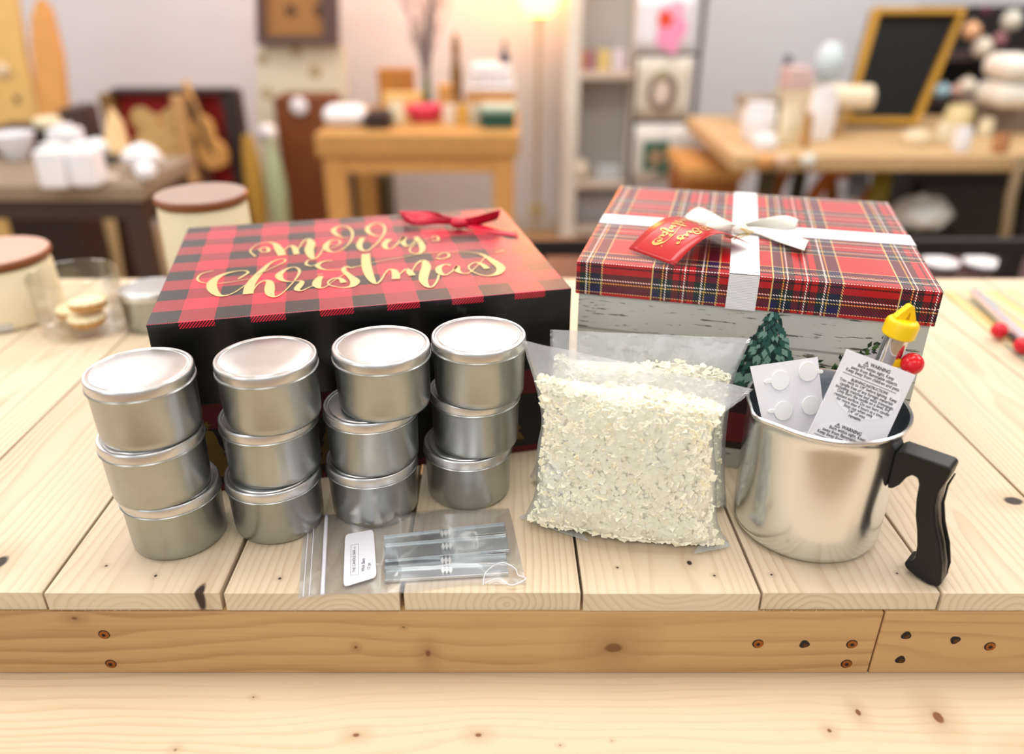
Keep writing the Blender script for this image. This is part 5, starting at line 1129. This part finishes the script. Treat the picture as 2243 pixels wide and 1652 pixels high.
# blackboard
def fr_bb(t, P, n_):
    q_ = [(1908, 22), (2112, 22), (2006, 276), (1842, 272)]; i_ = [(1922, 34), (2096, 34), (1996, 262), (1858, 260)]
    mb = MB()
    for a in range(4):
        b_ = (a + 1) % 4; f_ = (q_[a], q_[b_], i_[b_], i_[a]); mb.hexa([P(u, v, .0) for u, v in f_] + [P(u, v, .025) for u, v in f_])
    mb.build('frame', plain((168, 124, 22), .5, .2, .15, 14), t)
leaning('blackboard', 'leaning blackboard in a gold frame on the long table', 'blackboard', [(1842, 272), (2006, 276), (2112, 22), (1908, 22)], 3.40, 3.62, .02, plain((5, 5, 6), .6, 0, .1, 20, .2), fr_bb)
GLOBE = lambda zz_: vase('pale blue glass globe beside the blackboard', 'globe', 'glass_globe', 1796, 92, 1862, 184, zz_, plain((196, 214, 220), .3), [(0, 0), (.5, .06), (.86, .25), (1, .5), (.86, .75), (.5, .94), (0, 1)])
carton('grey crate carrying the blue globe', 'crate', 'wooden_crate', 1796, 184, 1850, 276, H3, .16, plain((206, 200, 190), .6)); GLOBE(fit(1796, 184, 1850, 276, H3)[3] + .0005)
_p = fit(1720, 196, 1782, 282, H3); _z = _p[3]
leaning('picture_frame', 'dark slanted picture frame at the back of the long table', 'picture frame', [(1706, 205), (1722, 210), (1738, 125), (1722, 118)], 3.66, 3.72, .02, plain((60, 66, 76), .5))
carton('pink patterned box at the back of the long table', 'box', 'carton', 1726, 150, 1780, 196, _z + .0005, .12, plain((200, 176, 176), .6))
# dark shelving behind with baubles
t = thing('dark_rack', 'tall dark shelf rack at the right wall filled with ornaments', 'rack', (2.7, 4.1, 0))
x0, x1 = aty(2050, 130, 4.0).x, 3.4
MB().box(x0, x1, 4.28, 4.30, 0, aty(2150, 18, 4.0).z).build('back_panel', plain((24, 20, 22), .7), t)
for z_ in (aty(2150, 225, 4.0).z, aty(2150, 120, 4.0).z, .45): MB().box(x0, x1, 4.0, 4.28, z_ - .025, z_).build('shelf', W3((70, 54, 50)), t)
for x_ in (x0, x0 + .42, x0 + .95, x1 - .04): MB().box(x_, x_ + .03, 4.0, 4.03, 0, aty(2150, 18, 4.0).z).build('post', W3((74, 60, 58)), t)
cols = {'pale pink': (206, 160, 150), 'silver': (206, 206, 196), 'dusty rose': (150, 100, 106), 'cream': (222, 214, 200), 'peach': (222, 172, 130), 'ice blue': (150, 190, 206), 'grey green': (150, 160, 148), 'plum': (92, 30, 56)}
zsh = [aty(2150, 225, 4.0).z, aty(2150, 120, 4.0).z]
for (u, v, r_, c, k_, lab) in [(2064, 200, 16, 'ice blue', 0, 'at the left end of the lower dark shelf'), (2092, 200, 13, 'pale pink', 0, 'second on the lower dark shelf'), (2118, 190, 19, 'cream', 0, 'largest on the lower dark shelf'), (2150, 204, 15, 'silver', 0, 'at the right of the lower dark shelf'),
                        (2128, 68, 18, 'peach', 1, 'hanging above the upper dark shelf'), (2152, 104, 20, 'cream', 1, 'resting on the upper dark shelf'), (2190, 86, 14, 'dusty rose', 1, 'hanging right of the peach ornament'), (2064, 72, 15, 'pale pink', 1, 'hanging in front of the gold frame edge'), (2216, 45, 20, 'silver', 1, 'hanging at the top of the dark rack'), (2160, 22, 9, 'plum', 1, 'hanging at the very top of the dark rack')]:
    p = aty(u, v, 3.98); R2 = r_ * .00222; o_ = thing('glass_ornament', c + ' round ornament ' + lab, 'ornament', (p.x, p.y, p.z - R2), group='round ornaments on the dark rack')
    MB().ball((0, 0, R2), R2, seg=24, rings=14).build('sphere', plain(cols[c], .25), o_, local=True, smooth=True)
    MB().lathe([(R2 * .2, 2 * R2 - .002), (R2 * .2, 2 * R2 + .008), (0, 2 * R2 + .008)], seg=12, cap=False).build('cap', M_gp, o_, local=True)
cloth('stacked white cloths at the right edge on the long table', 'cloth', 'folded_cloth', 2196, 120, 2290, 240, fit(2150, 230, 2290, 292, H3)[3] + .0005, .2, plain((226, 224, 216), .7), 2)
carton('grey brown crate under the stacked white cloths', 'crate', 'wooden_crate', 2150, 230, 2290, 292, H3, .22, W3((120, 104, 94)))
# beneath the long table
t = thing('wooden_chair', 'orange wooden chair with arched legs under the long table', 'chair', (aty(1830, 420, 3.3).x, 3.3, 0))
mb = MB(); a0 = aty(1770, 450, 3.2); b0 = aty(1920, 450, 3.2)
for k, yy in ((0, 3.25), (1, 3.65)):
    cx, w_ = (a0.x + b0.x) / 2, (b0.x - a0.x) / 2
    mb = MB(); mb.tube([(cx + w_ * math.cos(q_), yy, .36 + .30 * math.sin(q_)) for q_ in [PI * i / 16 for i in range(17)]], .028, 10); mb.build('arched_leg', W3((170, 96, 26)), t, smooth=True)
    for sx_ in (-1, 1): MB().box(cx + sx_ * w_ - .025, cx + sx_ * w_ + .025, yy - .025, yy + .025, 0, .37).build('leg', W3((170, 96, 26)), t)
MB().box(a0.x, b0.x, 3.20, 3.7, .66, .70).build('seat', W3((176, 104, 34)), t, bevel=.01)
leaning('wooden_plank', 'olive green plank leaning under the long table', 'plank', [(1905, 440), (1945, 440), (1962, 345), (1925, 345)], 3.0, 3.1, .03, plain((120, 108, 20), .6))
leaning('wooden_plank', 'greyish plank leaning under the long table', 'plank', [(1858, 430), (1893, 430), (1912, 345), (1870, 345)], 3.05, 3.12, .03, plain((104, 112, 120), .6))
for u_, c, lab in ((1678, (206, 150, 90), 'orange ball standing in for a blurred highlight under the long table edge'), (1712, (206, 176, 150), 'beige ball standing in for a blurred highlight under the long table edge'), (1770, (206, 206, 196), 'silver ball standing in for a blurred highlight under the long table edge')):  # made-up balls in place of blurred light spots
    p = aty(u_, 352, 2.84); o_ = thing('highlight_ball', lab, 'ornament', (p.x, p.y, p.z - .028), group='balls standing in for blurred highlights under the long table')
    MB().ball((0, 0, .028), .028).build('sphere', plain(c, .25), o_, local=True, smooth=True); MB().cyl((0, 0, .055), (0, 0, .075), .002, seg=6).build('hook', M_gp, o_, local=True)
t = thing('sideboard', 'black sideboard standing under the right end of the long table', 'sideboard', (2.2, 3.3, 0))
xs = aty(1998, 430, 3.3).x
MB().box(xs, 2.6, 3.32, 3.6, .0, .72).build('body', M_black, t, bevel=.006)
for i in range(2):
    d_ = MB().box(xs + .03 + i * .45, xs + .43 + i * .45, 3.30, 3.319, .06, .60).build('door', plain((22, 18, 18), .4), t, bevel=.004); MB().ball((xs + .39 + i * .13, 3.29, .36), .012).build('knob', M_gp, d_, smooth=True)
MB().box(xs, 2.6, 3.26, 3.319, .63, .66).build('ledge', W3((46, 36, 30)), t)
for k, (u_, v_) in enumerate(((2215, 420),)): 
    t = thing('bent_branch', 'thin pale branch leaning against the black sideboard', 'branch', (aty(2215, 500, 2.9).x, 2.9, 0)); MB().tube([(aty(2196, 600, 2.6).x, 2.6, .02), aty(2205, 500, 2.68), aty(2214, 430, 2.74), aty(2228, 380, 2.78), aty(2240, 348, 2.82)], .018, 10).build('stick', W3((110, 92, 60)), t, smooth=True)
# low bench just behind the workbench
t = thing('metal_bench', 'low black metal frame bench standing behind the workbench', 'bench', (.95, 2.0, 0))
hb = .62; yb = 1.9
p = aty(1160, 527, yb); q_ = aty(2243, 530, yb); ztop = p.z
xa, xb = aty(1155, 545, yb).x, 1.62
MB().box(xa, xb, yb, yb + .03, aty(1200, 562, yb).z, ztop).build('top_rail', M_iron, t, bevel=.003)
for x_ in (xa, aty(2195, 600, yb).x): 
    for y_ in (yb + .001, yb + .40): MB().box(x_, x_ + .045, y_, y_ + .03, 0, ztop - (.03 if y_ < yb + .1 else .16)).build('leg', M_iron, t)
MB().box(xa, xb, yb + .031, yb + .4, .64, .66).build('shelf', W3((70, 40, 34)), t)
zs2 = .6605
for u0, u1, lab in ((2020, 2098, 'left white plate lying on the black bench shelf'), (2112, 2192, 'right white plate lying on the black bench shelf')):
    a, b_ = aty(u0, 575, yb + .15).x, aty(u1, 575, yb + .15).x; o_ = thing('white_plate', lab, 'plate', ((a + b_) / 2, yb + .15, zs2), group='white plates on the black bench')
    MB().lathe([(0, 0), ((b_ - a) * .3, 0), ((b_ - a) * .5, .02), ((b_ - a) * .49, .023), (0, .008)], seg=32, cap=False).build('dish', M_wht, o_, local=True, smooth='auto')
crumple('heap of white wool on a low stool at the right', 1985, 448, 2108, 526, .45, plain((228, 232, 230), .9), 7, 'wool_heap', 'wool')
_x0, _x1, _y, _z = fit(1985, 462, 2108, 526, .45)
t = thing('low_stool', 'low dark stool carrying the heap of white wool', 'stool', ((_x0 + _x1) / 2, _y + .12, 0))
MB().box(-.16, .16, -.10, .14, .41, .4495).build('seat', M_dk, t, local=True, bevel=.004)
for sx_ in (-1, 1):
    for sy_ in (-1, 1): MB().box(sx_ * .12 - .02, sx_ * .12 + .02, sy_ * .09 - .02, sy_ * .08 + .02, 0, .41).build('leg', M_dk, t, local=True)

# ================================================================ light and camera
def area(loc, rot, sx, sy, e, col=(1, 1, 1)):
    l_ = bpy.data.lights.new('ceiling_or_window_light', 'AREA'); l_.shape = 'RECTANGLE'; l_.size = sx; l_.size_y = sy; l_.energy = e; l_.color = col
    o_ = bpy.data.objects.new('ceiling_or_window_light', l_); C.objects.link(o_); o_.location = loc; o_.rotation_euler = rot; return o_
for x_ in (-2.4, 0, 2.4):
    for y_, e_ in ((-1.4, 30), (1.0, 46), (3.2, 46)): area((x_, y_, 3.0), (0, 0, 0), 1.5, 1.0, e_, (1, .985, .96))
area((-3.4, -2.6, 1.9), (math.radians(72), 0, math.radians(-42)), 2.2, 1.6, 32, (.86, .93, 1))  # cool daylight of an unseen window behind left, not a ceiling panel
w = bpy.data.worlds.new('room_fill'); bpy.context.scene.world = w; w.use_nodes = True
w.node_tree.nodes['Background'].inputs[0].default_value = (.97, .98, 1, 1); w.node_tree.nodes['Background'].inputs[1].default_value = .8
cam = bpy.data.cameras.new('camera'); co = bpy.data.objects.new('camera', cam); C.objects.link(co); bpy.context.scene.camera = co
cam.sensor_width = 36; cam.lens = F / 2243 * 36; co.location = EYE; co.rotation_euler = (PI / 2 - TH, 0, 0); cam.clip_start = .02
cam.dof.use_dof = True; cam.dof.focus_distance = .66; cam.dof.aperture_fstop = cam.lens / 13.0
vs = bpy.context.scene.view_settings; vs.view_transform = 'Standard'; vs.look = 'None'; vs.gamma = 1; vs.use_curve_mapping = False; vs.exposure = -.36
bpy.context.scene.cycles.use_denoising = True
bpy.context.scene.cycles.transparent_max_bounces = 24
